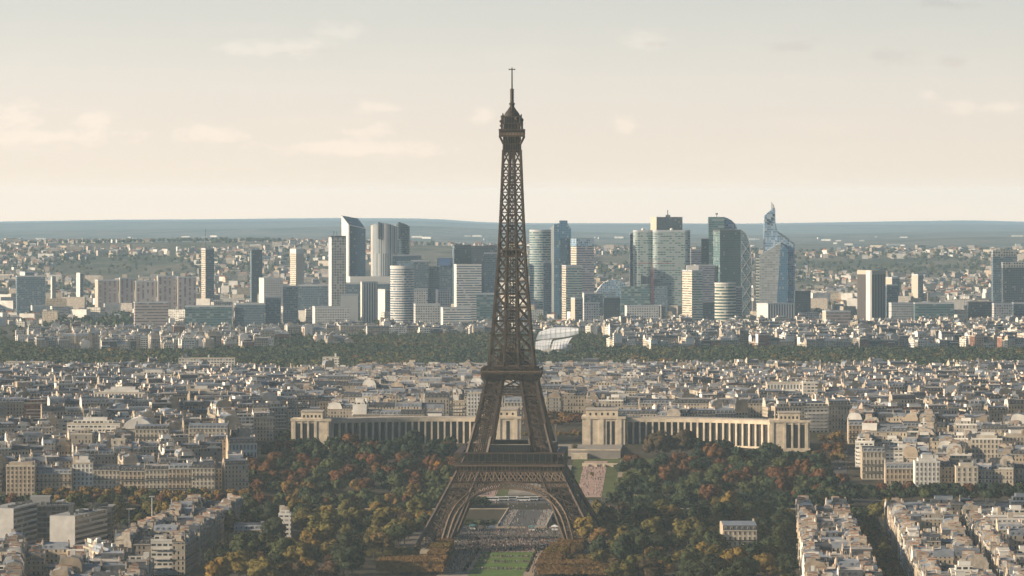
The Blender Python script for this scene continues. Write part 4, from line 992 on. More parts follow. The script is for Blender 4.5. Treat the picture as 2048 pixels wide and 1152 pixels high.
def spire_tower():
    Y, k = 7250, 7250/F; X0 = X_at(1551, Y); zb = ground_z(X0, Y); r = empty('office_tower', (X0, Y, zb), 0, 'pale blue faceted tower with tall curling spire, tallest on the right', 'office tower', GRP_T)
    g = lambda px: (px-1551)*k; z = lambda y: z_at(y, Y)-zb
    def ext(name, o, y0, y1, mat):
        out = [(g(a), z(b_)) for a, b_ in o]; t = MB(); t.face([(p[0], y0, p[1]) for p in out], 0, out); t.face([(p[0], y1, p[1]) for p in reversed(out)], 0, out[::-1])
        for a, b_ in zip(out, out[1:]+out[:1]): t.face([(a[0], y0, a[1]), (a[0], y1, a[1]), (b_[0], y1, b_[1]), (b_[0], y0, b_[1])], 0, [(y0, a[1]), (y1, a[1]), (y1, b_[1]), (y0, b_[1])])
        return t.build(name, FS[mat], r)
    sp = ext('spire_lobe', [(1529, 655), (1560, 655), (1560, 470), (1554.5, 458), (1552, 445), (1551.5, 419), (1550, 414), (1543, 421), (1536, 426), (1530, 432), (1529.5, 452), (1529, 500)], 14, 34, 'pale_blue')
    ext('right_lobe', [(1553.5, 655), (1590, 655), (1590, 488), (1572, 473), (1556, 463), (1553.5, 470)], 8, 30, 'pale_blue')
    ext('roof_edge', [(1555, 466), (1590, 491), (1590, 487.5), (1572, 472.5), (1556, 462.5)], 6.9, 7.95, 'slate')
    ext('front_lobe', [(1519, 655), (1572, 655), (1561, 485), (1519, 511)], 0, 13.9, 'beige_reflection_glass')
    ext('left_edge', [(1513, 655), (1518.8, 655), (1518.8, 513), (1513, 516)], 3, 24, 'cream_bands')
    ext('front_blue_facet', [(1550, 655), (1576, 655), (1576, 500), (1561.5, 486)], -1.0, -0.1, 'blue')  # blue glass facet laid flat over the front lobe
    t = MB(); t.bar((g(1545.5), 22, z(420)), (g(1545.5), 22, z(405)), 1.6); t.bar((g(1548.5), 22, z(420)), (g(1548.5), 22, z(409)), 2.0); t.build('spike', FS['roof'], sp)
    t = MB()
    for (a, b_) in ((1536, 440), (1541, 444), (1537, 447), (1545, 437), (1548, 430)): t.box(g(a)-1.6, g(a)+1.6, 13.2, 13.95, z(b_)-2, z(b_)+2)
    t.build('opening', FS['dark'], sp)
spire_tower()
H('white ribbed block at the foot of the spire tower', 1515, 1536, 1590, 607, 6900, 'white_ribs', 'white', name='office_block', cat='office block', dl=22, dr=10)
H('dark slab right of the white ribbed block', 1590, 1590, 1622, 582, 7100, 'dark', name='office_block', cat='office block', dr=6)
H('lower dark block behind the round cream banded tower', 1404, 1404, 1430, 604, 7050, 'slate', name='office_block', cat='office block', dr=6)
# right-hand side
H('lone bronze ribbed tower with bright cream corner strip', 1717, 1743, 1773, 541, 6850, 'bronze_ribs', 'bronze_shaded', dl=26, dr=16, cap=('buff', 8), parapet=False)
t = MB(); o = bpy.data.objects['office_tower']; o = [q for q in COL.objects if q.get('label', '').startswith('lone bronze')][0]
k = 6850/F; t.prism([((1740-1745)*k, -1.2), ((1743.5-1745)*k, -1.6), ((1743.5-1745)*k, 2), ((1733-1745)*k, 12), ((1733-1745)*k, 8)], -3, z_at(541.5, 6850)-o.location.z, 0); t.build('corner_strip', FS['white'], o)
H('grey gridded tower at the right edge, behind the dark navy one', 1986, 1986, 2035, 501, 7100, 'slate', dr=4, cap=('grid', 12))
H('dark navy tower cut by the right edge of the photo', 2006, 2006, 2075, 525, 6950, 'dark', dr=4, cap=('grid', 10))
H('wide teal glass office block right of the bronze ribbed tower', 1830, 1830, 1909, 606, 6750, 'teal', name='office_block', cat='office block', dr=6)
H('pale gridded block left of the wide teal glass block', 1779, 1783, 1828, 606, 6800, 'white_grid', name='office_block', cat='office block', dr=6)
H('dark block behind the pale gridded block', 1773, 1773, 1797, 570, 7000, 'slate', name='office_block', cat='office block', dr=6)
H('grey low block right of the teal glass block', 1937, 1937, 1986, 604, 6780, 'dark', name='office_block', cat='office block', dr=6)
H('grey gridded block at the foot of the dark navy tower', 1986, 1988, 2026, 607, 6700, 'white_grid', name='office_block', cat='office block', dr=6)
H('slate block at the right edge under the dark navy tower', 2027, 2027, 2070, 606, 6720, 'slate', name='office_block', cat='office block', dr=6)
H('broad beige stepped hotel left of the bronze ribbed tower', 1646, 1652, 1702, 622, 6500, 'pink_bands', 'buff', name='office_block', cat='office block', dr=6)
H('buff high flat block on the plain right of the bronze tower', 1825, 1836, 1847, 549, 8300, 'slate', 'buff', name='flat_block', cat='apartment block', dl=20, group=None)
H('buff flat block just right of the bronze tower top', 1773, 1784, 1800, 555, 8000, 'slate', 'buff', name='flat_block', cat='apartment block', dl=20, group=None)
# left-hand side
H('slender grey tower with tall aerial on the left plain', 401, 411, 428, 497, 8000, 'slate', 'beige_bands', dl=20, dr=8, mast=[(410, 458, .7)], roofbox=[(410, 420, 494, 'slate')], group=None)
H('dark slender tower on the left plain between two paler towers', 499, 503, 524, 500, 8200, 'dark', 'slate', dl=20, dr=8, roofbox=[(506, 518, 497, 'slate')], group=None)
H('white topped banded tower farthest right on the left plain', 579, 592, 607, 498, 8400, 'buff', 'beige_bands', dl=20, dr=6, cap=('white', 9), group=None)
for (a, b_, c, yt, lab) in ((188, 196, 236, 560, 'leftmost'), (236, 240, 268, 556, 'second'), (268, 272, 312, 562, 'third'), (312, 316, 352, 552, 'fourth'), (352, 356, 392, 554, 'rightmost')):
    H(f'red and white slab of flats on the left plain, {lab} of the row', a, b_, c, yt, 7600, 'red_white', 'buff', name='flat_block', cat='apartment block', dl=16, group='red and white slabs of flats', roofbox=[(a+8, a+18, yt-7, 'buff')])
H('teal glass low block before the red and white flats', 370, 370, 463, 612, 6750, 'teal', name='office_block', cat='office block', dr=6, group=None)
H('grey blue glass low block with pale right edge on the left', 468, 472, 529, 607, 6760, 'slate', name='office_block', cat='office block', dr=4, group=None)
H('slate block right of the grey blue glass block', 531, 531, 560, 594, 6800, 'slate', name='office_block', cat='office block', dr=6, group=None)
H('pink banded hall-like block left of the teal low block', 266, 270, 336, 604, 6850, 'pink_bands', name='office_block', cat='office block', dr=6, group=None)
H('tall grey slab under the dark slender tower', 566, 566, 595, 572, 7000, 'slate', name='office_block', cat='office block', dr=6, group=None)
H('white slab of flats left of the tall grey slab', 517, 528, 566, 556, 7500, 'white_grid', 'white', name='flat_block', cat='apartment block', dl=16, group=None)
H('low dark long block left of the slim grid tower', 596, 596, 655, 570, 7200, 'slate', name='office_block', cat='office block', dr=6, group=None)
H('grey green block at the far left of the plain', 30, 34, 90, 552, 7600, 'slate', name='office_block', cat='office block', dr=6, group=None)
H('white tower of flats standing alone at far left', 100, 104, 111, 553, 8200, 'buff', 'white', name='flat_block', cat='apartment block', group=None)
H('white narrow tower of flats left of the red and white row', 151, 160, 166, 546, 8300, 'slate', 'white', name='flat_block', cat='apartment block', group=None)
H('pair of white roofed flats left of the lone white tower', 38, 50, 68, 544, 8600, 'slate', 'white', name='flat_block', cat='apartment block', group=None)
H('white gridded slab under the slim grid tower foot', 624, 630, 700, 613, 6900, 'white_grid', 'white', name='flat_block', cat='apartment block', group=None)
H('buff slab of flats between two pale towers right of the blue tower', 1142, 1150, 1166, 596, 7000, 'mauve_bands', 'buff', name='flat_block', cat='apartment block', group=None)
H('squat dark glass block in the wood right of the sails', 1390, 1402, 1436, 682, 5950, 'dark', 'slate', name='office_block', cat='office block', group=None)
# ------------------------------------------------------------------ apartment houses
class Out:
    """hands out one mesh per part of a thing, or one mesh for everything when the houses are a far-off mass"""
    def __init__(s, root=None, mass=None): s.root = root; s.mass = mass; s.p = []; s.tint = R.random()
    def part(s, name):
        if s.mass: s.mass.tint = s.tint; return s.mass
        m = MB(); m.tint = s.tint; s.p.append((name, m)); return m
    def done(s):
        for name, m in s.p: m.build(name, M_WALL, s.root)
def rect(x0, x1, y0, y1): return [(x0, y0), (x1, y0), (x1, y1), (x0, y1)]
def mansard_house(o, w, d, h, wall, det, side=GABLE, flat=False):
    """front at y=0 facing -y; party walls left and right"""
    rise = R.uniform(2.8, 3.8); x0, x1 = -w/2, w/2
    b = o.part('wall')
    b.prism(rect(x0, x1, 0, d), -4, h, wall, FLAT, side_m=[wall, side, wall, side])
    if det: b.box(x0+.01, x1-.01, -.4, .02, h-.35, h+.12, TRIM, bottom=True)
    for sx in (x0, x1):      # gable walls rise beside the roof
        q = [(sx, 0, h), (sx, d, h), (sx, d-1.6, h+rise), (sx, d/2, h+rise+1.1), (sx, 1.6, h+rise)]
        b.face(q if sx > 0 else q[::-1], side, [(p[1], p[2]) for p in (q if sx > 0 else q[::-1])])
    lower = R.choice((SLATE, SLATE, SLATE, ZINC, ZINC)); upper = R.choice((ZINC, ZINC, FLAT, SLATE))
    r = o.part('roof')
    for (ya, yb, s) in ((0.02, 1.6, 1), (d-.02, d-1.6, -1)):
        q = [(x0, ya, h+.1), (x1, ya, h+.1), (x1, yb, h+rise), (x0, yb, h+rise)]
        r.face(q if s > 0 else q[::-1], lower)
        q = [(x0, yb, h+rise), (x1, yb, h+rise), (x1, d/2, h+rise+1.1), (x0, d/2, h+rise+1.1)]
        r.face(q if s > 0 else q[::-1], upper)
    top = h+rise+1.0
    for sx in (x0+.45, x1-.45):
        if R.random() < 0.85:
            L = R.uniform(2.2, min(6.0, d*.55)); yc = R.uniform(L/2+.5, d-L/2-.5); zt = top+R.uniform(0.7, 2.0)
            c = o.part('chimney'); c.box(sx-.42, sx+.42, yc-L/2, yc+L/2, h+1, zt, CHIM)
            c.box(sx-.16, sx+.16, yc-L/2+.2, yc+L/2-.2, zt-.05, zt+.42, POTS)
    if det:
        n = max(2, int(w/3.1))
        for i in range(n):
            xc = x0+(i+.5)*w/n
            for (ya, s) in ((0.35, 1), (d-.35, -1)):
                if s < 0 and R.random() < .5: continue
                q = o.part('dormer') if s > 0 else r
                y0, y1 = sorted((ya, ya+s*1.5)); q.box(xc-.6, xc+.6, y0, y1, h+.5, h+2.3, TRIM if s > 0 else lower, ZINC)
                if s > 0: q.face([(xc-.42, ya-.02, h+.7), (xc+.42, ya-.02, h+.7), (xc+.42, ya-.02, h+2.1), (xc-.42, ya-.02, h+2.1)], DWIN)
    if R.random() < 0.4:
        c = o.part('roof_hatch'); xx = R.uniform(x0+2, x1-2) if w > 5 else 0; c.box(xx-1.2, xx+1.2, d/2-1, d/2+1.2, top-1, top+R.uniform(.6, 1.6), R.choice((RENDER, ZINC, FLAT)))
    return top
def flat_house(o, w, d, h, wall, det, side=RENDER):
    x0, x1 = -w/2, w/2; b = o.part('wall')
    b.prism(rect(x0, x1, 0, d), -4, h, wall, FLAT, side_m=[wall, side, wall, side])
    p = o.part('parapet')
    for q in (rect(x0-.1, x1+.1, -.12, .3), rect(x0-.1, x1+.1, d-.3, d+.12), rect(x0-.1, x0+.3, .301, d-.301), rect(x1-.3, x1+.1, .301, d-.301)): p.prism(q, h-.4, h+.9, side if side != GABLE else TRIM)
    if R.random() < .75:
        s = o.part('setback_storey'); m = R.uniform(.10, .2); s.prism(rect(x0+w*m, x1-w*m, 1.8, d-1.8), h, h+2.9, wall, FLAT)
        if R.random() < .5: s2 = o.part('upper_setback'); s2.prism(rect(x0+w*.3, x1-w*.25, 3, d-3), h+2.9, h+5.4, RENDER, FLAT)
    for i in range(R.randint(1, 3)):
        xx = R.uniform(x0+1.5, x1-1.5); yy = R.uniform(2, d-2); s = R.uniform(.7, 1.8)
        c = o.part('roof_cabin'); c.box(xx-s, xx+s, yy-s*.8, yy+s*.8, h, h+R.uniform(3.1, 6.2), R.choice((RENDER, CHIM, ZINC, GABLE)))
    if det:
        n = int(h/3.0)-1
        for i in range(1, n, 2 if w < 14 else 1): o.part('balcony').box(x0+w*.08, x1-w*.08, -1.0, -.02, i*3+.5, i*3+1.4, RENDER, bottom=True)
    return h
MASS = MB()
MASS_MID = MASS
n_house = [0]
WALLW = {CREAM: 'cream', WHITE: 'white', GREYST: 'grey stone', BRICK: 'red brick', DGLASS: 'dark glass'}
POOL = []      # every house wanted: (distance, builder arguments)
def want(X, Y, ang, w, d, h, kind, wall, side, zone, idx): POOL.append((Y, X, ang, w, d, h, kind, wall, side, zone, idx))
def pick_style(modern=0.22):
    if R.random() < modern: return 'flat', R.choice((WHITE, WHITE, CREAM, GREYST, BRICK, DGLASS, WHITE)), R.choice((RENDER, RENDER, GABLE))
    return 'mansard', R.choice((CREAM, CREAM, CREAM, GREYST, GREYST)), R.choice((GABLE, GABLE, CHIM, RENDER))
def house_row(p0, p1, depth, zone=None, modern=0.2, hr=(17, 22), wr=(11, 19), skip=0.0):
    """houses shoulder to shoulder from p0 to p1; the street lies to the right of that direction"""
    dx, dy = p1[0]-p0[0], p1[1]-p0[1]; L = math.hypot(dx, dy); ang = math.atan2(dy, dx); x = 0.0; i = 0; hb = R.uniform(*hr)
    while x < L-5:
        w = min(R.uniform(*wr), L-x)
        if L-x-w < 6: w = L-x
        c = (p0[0]+dx*(x+w/2)/L, p0[1]+dy*(x+w/2)/L); i += 1
        if R.random() >= skip and -190 < px_of(*c) < 2240:
            kd, wl, sd = pick_style(modern)
            want(c[0], c[1], ang, w-.06, depth*R.uniform(.85, 1.1), (hb+R.uniform(-.9, .9) if R.random() < .8 else R.uniform(hr[0]*.7, hr[1]*1.15)), kd, wl, sd, zone, i)
        x += w
def block(quad, depth=12.5, zone=None, **kw):
    """a closed block: four rows facing outwards round a court; quad counter-clockwise"""
    for i in range(4): house_row(quad[i], quad[(i+1) % 4], depth, zone, **kw)
def inside(p, poly):
    r = False
    for i in range(len(poly)):
        (x1, y1), (x2, y2) = poly[i], poly[i-1]
        if (y1 > p[1]) != (y2 > p[1]) and p[0] < (x2-x1)*(p[1]-y1)/(y2-y1)+x1: r = not r
    return r
BLOCKED = []     # ground kept free of the random city: plan polygons
def fill(px0, px1, Y0, Y1, ang, bw, bd, street, zone=None, **kw):
    """a district of blocks turned by ang, clipped to the picture columns px0..px1"""
    Ym = (Y0+Y1)/2; X0, X1 = X_at(px0-40, Y1)-150, X_at(px1+40, Y1)+150
    c, s = math.cos(ang), math.sin(ang); cx, cy = (X0+X1)/2, Ym; ext = (X1-X0)+(Y1-Y0)
    nx_, ny_ = int(ext/(bw+street))+1, int(ext/(bd+street))+1
    for i in range(-nx_//2, nx_//2+1):
        for j in range(-ny_//2, ny_//2+1):
            w_, d_ = bw*R.uniform(.7, 1.0), bd*R.uniform(.75, 1.0)
            u0, v0 = i*(bw+street)+R.uniform(-6, 6)+(j % 2)*bw*.4, j*(bd+street)+R.uniform(-5, 5)
            f = lambda a, b: (cx+a*c-b*s, cy+a*s+b*c)
            m = f(u0+w_/2, v0+d_/2)
            if not (Y0 < m[1] < Y1): continue
            p = px_of(*m)
            if not (px0 < p < px1): continue
            qd = [f(u0, v0), f(u0+w_, v0), f(u0+w_, v0+d_), f(u0, v0+d_)]
            if any(inside(q, B) for B in BLOCKED for q in qd+[m]): continue
            block(qd, zone=zone, **kw)
def pxpoly(*pts): return [(X_at(a, Y), Y) for a, Y in pts]

def hero(label, px0, px1, ytop, Y, wall, roof='mansard', turn=0.0, depth=14.0, group=None, floors=None, windows=True, side=GABLE, name='apartment_house', cat='apartment house', bays=None, shop=False):
    """a house singled out in the photograph: every window of its front is an object"""
    k = Y/F; w = (px1-px0)*k/max(.3, math.cos(turn)); X0 = X_at((px0+px1)/2, Y); zb = ground_z(X0, Y)
    rise = 4.4 if roof == 'mansard' else 0.9
    h = z_at(ytop, Y)-zb-rise
    r = empty(name, (X0, Y, zb), turn, label, cat, group); o = Out(r); o.tint = R.uniform(.3, .8)
    plain_wall = {CREAM: TRIM, WHITE: RENDER, GREYST: GABLE, BRICK: CLAY}[wall] if windows else wall
    (mansard_house if roof == 'mansard' else flat_house)(o, w, depth, h, plain_wall, roof == 'mansard', side)
    o.done()
    if windows:
        nb = bays or max(2, int(w/2.9)); nf = floors or max(2, int(h/3.3)); fh = h/nf
        while nb*nf > 96: nb -= 1
        me = WIN_ME.get(wall)
        for i in range(nb):
            for j in range(nf):
                q = link('window', me, r); q.location = (-w/2+(i+.5)*w/nb, 0, j*fh+fh*.52); q.scale = (min(1.3, w/nb*.42), 1, fh*.30)
        for j in (1, nf-2):
            if roof == 'mansard' and nf > 3:
                bl = MB(); bl.box(-w/2+.2, w/2-.2, -.85, -.02, j*fh+.05, j*fh+.2, TRIM, bottom=True); bl.box(-w/2+.2, w/2-.2, -.85, -.78, j*fh+.201, j*fh+1.0, DWIN); bl.build('balcony', M_WALL, r)
    return r
WIN_ME = {}
for wk, fr in ((CREAM, TRIM), (WHITE, RENDER), (GREYST, GABLE), (BRICK, TRIM)):
    t = MB()
    for q in (rect(-.62, -.48, -.14, -.01), rect(.48, .62, -.14, -.01)): t.prism(q, -1.05, 1.0, fr)
    t.prism(rect(-.62, .62, -.16, -.01), 1.0, 1.16, fr, bottom=True); t.prism(rect(-.66, .66, -.2, -.01), -1.2, -1.05, fr, bottom=True)
    t.face([(-.48, -.03, -1.05), (.48, -.03, -1.05), (.48, -.03, 1), (-.48, -.03, 1)], DWIN); t.prism(rect(-.04, .04, -.08, -.031), -1.05, 1.0, fr)
    WIN_ME[wk] = t.mesh('window', M_WALL)
# ------------------------------------------------------------------ houses singled out in the photograph
HB = []          # plan boxes already built on
def keep(px0, px1, Y, dep=18, m=3): HB.append((px0-m, px1+m, Y-8, Y+dep+4))
def HR(label, a, b, yt, Y, wall, roof='mansard', **kw):
    keep(a, b, Y, kw.get('depth', 14)); return hero(label, a, b, yt, Y, wall, roof, **kw)
# far-bank terrace in shade behind the golden quay trees (left)
for (a, b, yt, wl, rf, lb) in (
    (145, 186, 925, WHITE, 'flat', 'white stepped house at the left end of the shaded terrace behind golden quay trees'),
    (186.4, 240, 929, CREAM, 'mansard', 'house second from left in the shaded terrace behind the golden quay trees'),
    (240.4, 290, 931, GREYST, 'mansard', 'grey house third from left in the shaded terrace behind golden quay trees'),
    (290.4, 336, 928, CREAM, 'mansard', 'house fourth from left in the shaded terrace behind golden quay trees'),
    (336.4, 383, 926, GREYST, 'mansard', 'grey house fifth from left in the shaded terrace behind golden quay trees'),
    (383.4, 430, 925, CREAM, 'mansard', 'house at the right end of the shaded terrace behind golden quay trees')):
    HR(lb, a, b, yt, 3100, wl, rf, group='shaded terrace behind the golden quay trees', side=CHIM)
HR('house with green glass bays at the far left end of the quay', 12, 70, 930, 3085, GREYST, 'flat', group='houses on the far left quay')
HR('brown stone house right of the green glass bayed house on the left quay', 71, 143, 936, 3090, GREYST, group='houses on the far left quay')
HR('tall six-storey stone house below the glazed barrel roof', 270, 338, 848, 3270, CREAM, depth=16, side=GABLE)
HR('tall mansard stone house left of the white villa', 377, 455, 846, 3270, CREAM, depth=18, side=GABLE)
HR('white villa with low zinc roof beside the dark park trees', 457, 514, 876, 3250, WHITE, turn=.25, depth=14, floors=3, name='villa', cat='villa')
HR('narrow tan tower house with few windows below the barrel roof', 222, 250, 878, 3215, CREAM, 'flat', bays=2, side=GABLE)
HR('windowless tan gable building left of the narrow tan tower house', 142, 184, 866, 3230, GREYST, 'flat', windows=False, side=GABLE)
HR('long banded office building above the tan gable building', 134, 240, 846, 3310, WHITE, 'flat', windows=False, side=GABLE, name='office_building', cat='office building')
HR('long white modern block with five rows of windows, upper left', 188, 297, 784, 3640, WHITE, 'flat', depth=16, floors=5, name='apartment_block', cat='apartment block')
HR('cream flat-roofed block right of the long white modern block', 372, 428, 782, 3660, CREAM, 'flat', floors=5, name='apartment_block', cat='apartment block')
HR('beige banded block left of the red brick house', 430, 474, 784, 3665, CREAM, 'flat', name='apartment_block', cat='apartment block')
HR('red brick house between beige block and grey houses, upper left', 475, 500, 786, 3660, BRICK, 'flat')
HR('long low white block with strip windows far behind the left houses', 345, 430, 752, 4250, WHITE, 'flat', windows=False, name='apartment_block', cat='apartment block')
HR('cream stepped block left of the long low white block', 266, 344, 748, 4260, WHITE, 'flat', windows=False, name='apartment_block', cat='apartment block')
HR('white terraced block at the edge of the wood, left half', 357, 470, 716, 4930, WHITE, 'flat', windows=False, name='apartment_block', cat='apartment block')
HR('white ribbed block at the edge of the wood, far left', 12, 96, 723, 4910, WHITE, 'flat', windows=False, name='apartment_block', cat='apartment block')
HR('white flat-topped block at the edge of the wood, left of the tower', 645, 678, 714, 4930, WHITE, 'flat', windows=False, name='apartment_block', cat='apartment block')
HR('grey scaffolded house left of the shaded museum wing', 504, 538, 806, 3470, GREYST, windows=False)
HR('cream houses block above the left museum end pavilion', 560, 640, 815, 3520, CREAM, depth=16)
HR('pale six-storey house left of the tower leg, above the museum roof', 935, 960, 785, 3560, WHITE, 'flat', bays=4)
HR('cream house framed by the tower legs', 1008, 1048, 795, 3600, CREAM, depth=14)
HR('white modern block with balconies, upper right', 1534, 1605, 765, 3720, WHITE, 'flat', depth=20, floors=5, turn=.0, name='apartment_block', cat='apartment block')
HR('blank white gable block beside the white balconied block, upper right', 1606, 1635, 763, 3715, WHITE, 'flat', windows=False, side=RENDER, name='apartment_block', cat='apartment block')
for i, (a, b) in enumerate(((1278, 1350), (1350.5, 1424), (1424.5, 1500), (1500.5, 1572))):
    HR(f'{("first", "second", "third", "last")[i]} stretch of the long slate-roofed building behind the sunlit wing', a, b, 797, 3560, CREAM, windows=False, group='long slate roofed building')
for i, (a, b, yt) in enumerate(((1697, 1733, 840), (1733.5, 1805, 846), (1805.5, 1845, 842), (1845.5, 1892, 845), (1892.5, 1928, 846), (1928.5, 2008, 846))):
    HR(f'{ORD[i]} house from the left in the stone terrace right of the sunlit museum wing', a, b, yt, 3390, CREAM if i % 2 else GREYST, group='stone terrace right of the museum', depth=14)
HR('cream corner house with rounded roof where the avenue meets the quay', 1724, 1770, 892, 3180, CREAM, floors=4)
HR('low house with balcony bands behind the white quay house', 1770.5, 1862, 900, 3250, WHITE, 'flat', windows=False)
HR('dark roofed pair of houses right of the cream corner house', 1771, 1828, 926, 3150, GREYST, depth=12)
HR('white quay house with grid of dark windows, right bank', 1830, 1880, 922, 3120, WHITE, 'flat', side=RENDER)
HR('dark mansard house behind the white quay house', 1862.5, 1912, 908, 3230, GREYST)
HR('narrow fluted front house right of the white quay house', 1912, 1956, 932, 3115, CREAM, 'flat', bays=4)
HR('tall tan corner block near the right edge', 1943, 2004, 876, 3240, CREAM, 'flat', floors=6, depth=20, side=RENDER, turn=-.12)
HR('cream stepped block at the right edge behind the tall tan corner block', 2004.5, 2062, 872, 3260, CREAM, 'flat', depth=18)
HR('low pale house at the right edge below the cream stepped block', 1998, 2062, 926, 3150, WHITE, floors=3)
HR('white modern terraced block in the bottom right corner', 1975, 2070, 1036, 2640, WHITE, 'flat', depth=22, side=RENDER)
HR('dark glass fronted house at the head of the right block', 1848, 1926, 1006, 2770, GREYST, 'flat', windows=False)
HR('house with barrel-shaped roof in the right-hand block', 1872, 1945, 1080, 2500, CREAM, depth=14)
HR('long low house with zinc roofs among the trees left of the tower', 468, 556, 1046, 2660, GREYST, depth=16)
HR('white blank tower house among the trees left of the tower', 557, 582, 1027, 2690, WHITE, 'flat', windows=False, side=RENDER)
HR('narrow pale house among dark trees right of the tower', 1446, 1514, 1047, 2540, CREAM, depth=40)
bh = empty('barrel_roof_hall', (X_at(275, 3330), 3330, ground_z(0, 3330)), 0, 'hall with glazed white barrel roof above the tall stone houses', 'hall'); keep(245, 305, 3330, 30)
z1 = z_at(836, 3330)-bh.location.z; t = MB(); t.box(-12.5, 12.5, 0, 26, -3, z1-9); t.build('wall', M_WALL[TRIM], bh)
t = MB()
for i in range(12):
    a, b = math.pi*i/12, math.pi*(i+1)/12
    t.face([(12*math.cos(a), -.5, z1-9+9*math.sin(a)), (12*math.cos(a), 26.5, z1-9+9*math.sin(a)), (12*math.cos(b), 26.5, z1-9+9*math.sin(b)), (12*math.cos(b), -.5, z1-9+9*math.sin(b))])
    t.face([(0, -.5, z1-9), (12*math.cos(a), -.5, z1-9+9*math.sin(a)), (12*math.cos(b), -.5, z1-9+9*math.sin(b))])
t.build('barrel_roof', M_WALL[RENDER], bh)
# slab offices in the lower left corner
FS['slat'] = facade('white_slatted_office', (0.54, 0.53, 0.51), (0.035, 0.04, 0.045), 3.6, 4, 1.0, 0.55, 0.35, 0.1, 0.1, 0.08, 0.2, False)
FS['dark_floors'] = facade('dark_glazed_office', (0.20, 0.20, 0.20), (0.022, 0.027, 0.033), 3.7, 3.2, .9, 0.72, 0.2, 0.1, 0.1, 0.08, 0.15, False)
FS['white_gable'] = plain('weathered_white_gable', (0.46, 0.45, 0.43), .85, .2, .12)
kw = dict(name='office_slab', cat='office building', group='slab offices by the golden quay trees', parapet=False)
for (lab, a, b, c, yt, Y, f, s, dl, dr, rb) in (
    ('slab office with white gable cut by the left edge', -25, 27, 56, 1017, 2690, 'slat', 'white_gable', 4, 50, None),
    ('dark glazed office linking two white gabled slabs at lower left', 56, 56, 134, 1011, 2752, 'dark_floors', 'white_gable', None, 6, [(57, 97, 995, 'roof'), (110, 124, 1003, 'white_gable')]),
    ('slab office with big white gable and slatted flank at lower left', 98, 150, 196, 1032, 2680, 'slat', 'white_gable', 4, 62, [(128, 138, 1015, 'dark_roof')]),
    ('dark glazed office end with white corner right of the slatted slab', 196, 196, 224, 1014, 2748, 'dark_floors', 'white_gable', None, 4, None)):
    o = H(lab, a, b, c, yt, Y, f, s, dl=dl, dr=dr, roofbox=rb, **kw); keep(a, c, Y, 65)
    t = MB(); k = Y/F; zt = z_at(yt, Y)-o.location.z; xm = (b-(a+c)/2)*k
    for i in range(7):
        f_ = (i+.5)/7; x = xm+(c-b)*k*f_-4; y = (dr or 6)*f_+4; s_ = R.uniform(.8, 1.8); t.box(x-s_, x+s_, y-1, y+1, zt-.1, zt+R.uniform(1.2, 2.6), 0)
    t.build('roof_plant', FS['dark_roof'], o)

# ------------------------------------------------------------------ rows and blocks of houses
def cut(q, n):
    out = []
    for i in range(n):
        f0, f1 = i/n, (i+1)/n; l = lambda a, b, f: (a[0]+(b[0]-a[0])*f, a[1]+(b[1]-a[1])*f)
        out.append([l(q[0], q[3], f0), l(q[1], q[2], f0), l(q[1], q[2], f1-.004), l(q[0], q[3], f1-.004)])
    return out
for q in cut([(160, 2180), (203, 2180), (233, 2812), (198, 2812)], 9): block(q, 12, 'long block between dark tree rows', modern=.08, hr=(18.5, 21.5), wr=(10, 15))
for q in cut([(227, 2180), (266, 2180), (303, 2812), (260, 2812)], 8): block(q, 12, 'block right of the dark avenue', modern=.2, hr=(17, 21.5), wr=(10, 16))
for q in cut([(275, 2200), (322, 2200), (372, 2812), (312, 2812)], 7): block(q, 12, 'outermost block at lower right', modern=.3, hr=(15, 21), wr=(10, 17))
for q in cut([(-247, 2500), (-203, 2500), (-187, 2812), (-227, 2812)], 4): block(q, 12, 'block running riverwards at lower left', modern=.04, hr=(18.5, 21.5), wr=(11, 16))
for q in cut([(-256, 2190), (-204, 2190), (-212, 2385), (-262, 2385)], 3): block(q, 12, 'lower left corner block', modern=.1, hr=(17, 21))
for q in cut([(-292, 2400), (-224, 2400), (-256, 2490), (-300, 2490)], 1): block(q, 12, 'small block before the slab offices', modern=.2, hr=(15, 19))
for q in cut([(-335, 2190), (-266, 2190), (-305, 2520), (-372, 2520)], 4): block(q, 12, 'outermost lower left block', modern=.1, hr=(17, 21))
BLOCKED += [pxpoly((516, 3000), (500, 3200), (556, 3400), (1660, 3410), (1690, 3200), (1690, 3000)), pxpoly((560, 3380), (560, 3470), (1630, 3470), (1640, 3380)),
            pxpoly((1046, 3400), (1046, 3700), (1160, 3700), (1160, 3400)), pxpoly((1648, 3000), (1655, 3420), (1690, 3420), (1715, 3000))]
fill(-170, 516, 3115, 3450, 0.22, 62, 44, 9, 'district left of the museum', modern=.22, hr=(15, 22), wr=(9, 18))
fill(1692, 2230, 3110, 3450, -0.16, 62, 44, 9, 'district right of the museum', modern=.2, hr=(15, 22), wr=(9, 18))
fill(-170, 620, 3465, 4935, 0.27, 92, 48, 10, None, modern=.33, hr=(15, 23), wr=(13, 27))
fill(620, 1330, 3475, 4935, -0.06, 86, 46, 9, None, modern=.26, hr=(15, 22), wr=(12, 24))
fill(1330, 2220, 3465, 4935, 0.2, 92, 48, 10, None, modern=.28, hr=(15, 23), wr=(12, 26))
fill(1240, 2200, 5860, 6700, 0.25, 70, 50, 14, None, modern=.5, hr=(13, 24), wr=(12, 22))
fill(70, 560, 5830, 6500, 0.2, 64, 46, 26, None, modern=.6, hr=(12, 22), wr=(12, 24), skip=.25)
fill(580, 1250, 6420, 6750, 0.2, 64, 46, 30, None, modern=.6, hr=(10, 18), wr=(12, 24), skip=.4)
fill(590, 680, 6000, 6250, 0.2, 40, 36, 30, None, modern=.6, hr=(12, 18), wr=(12, 24), skip=.3)
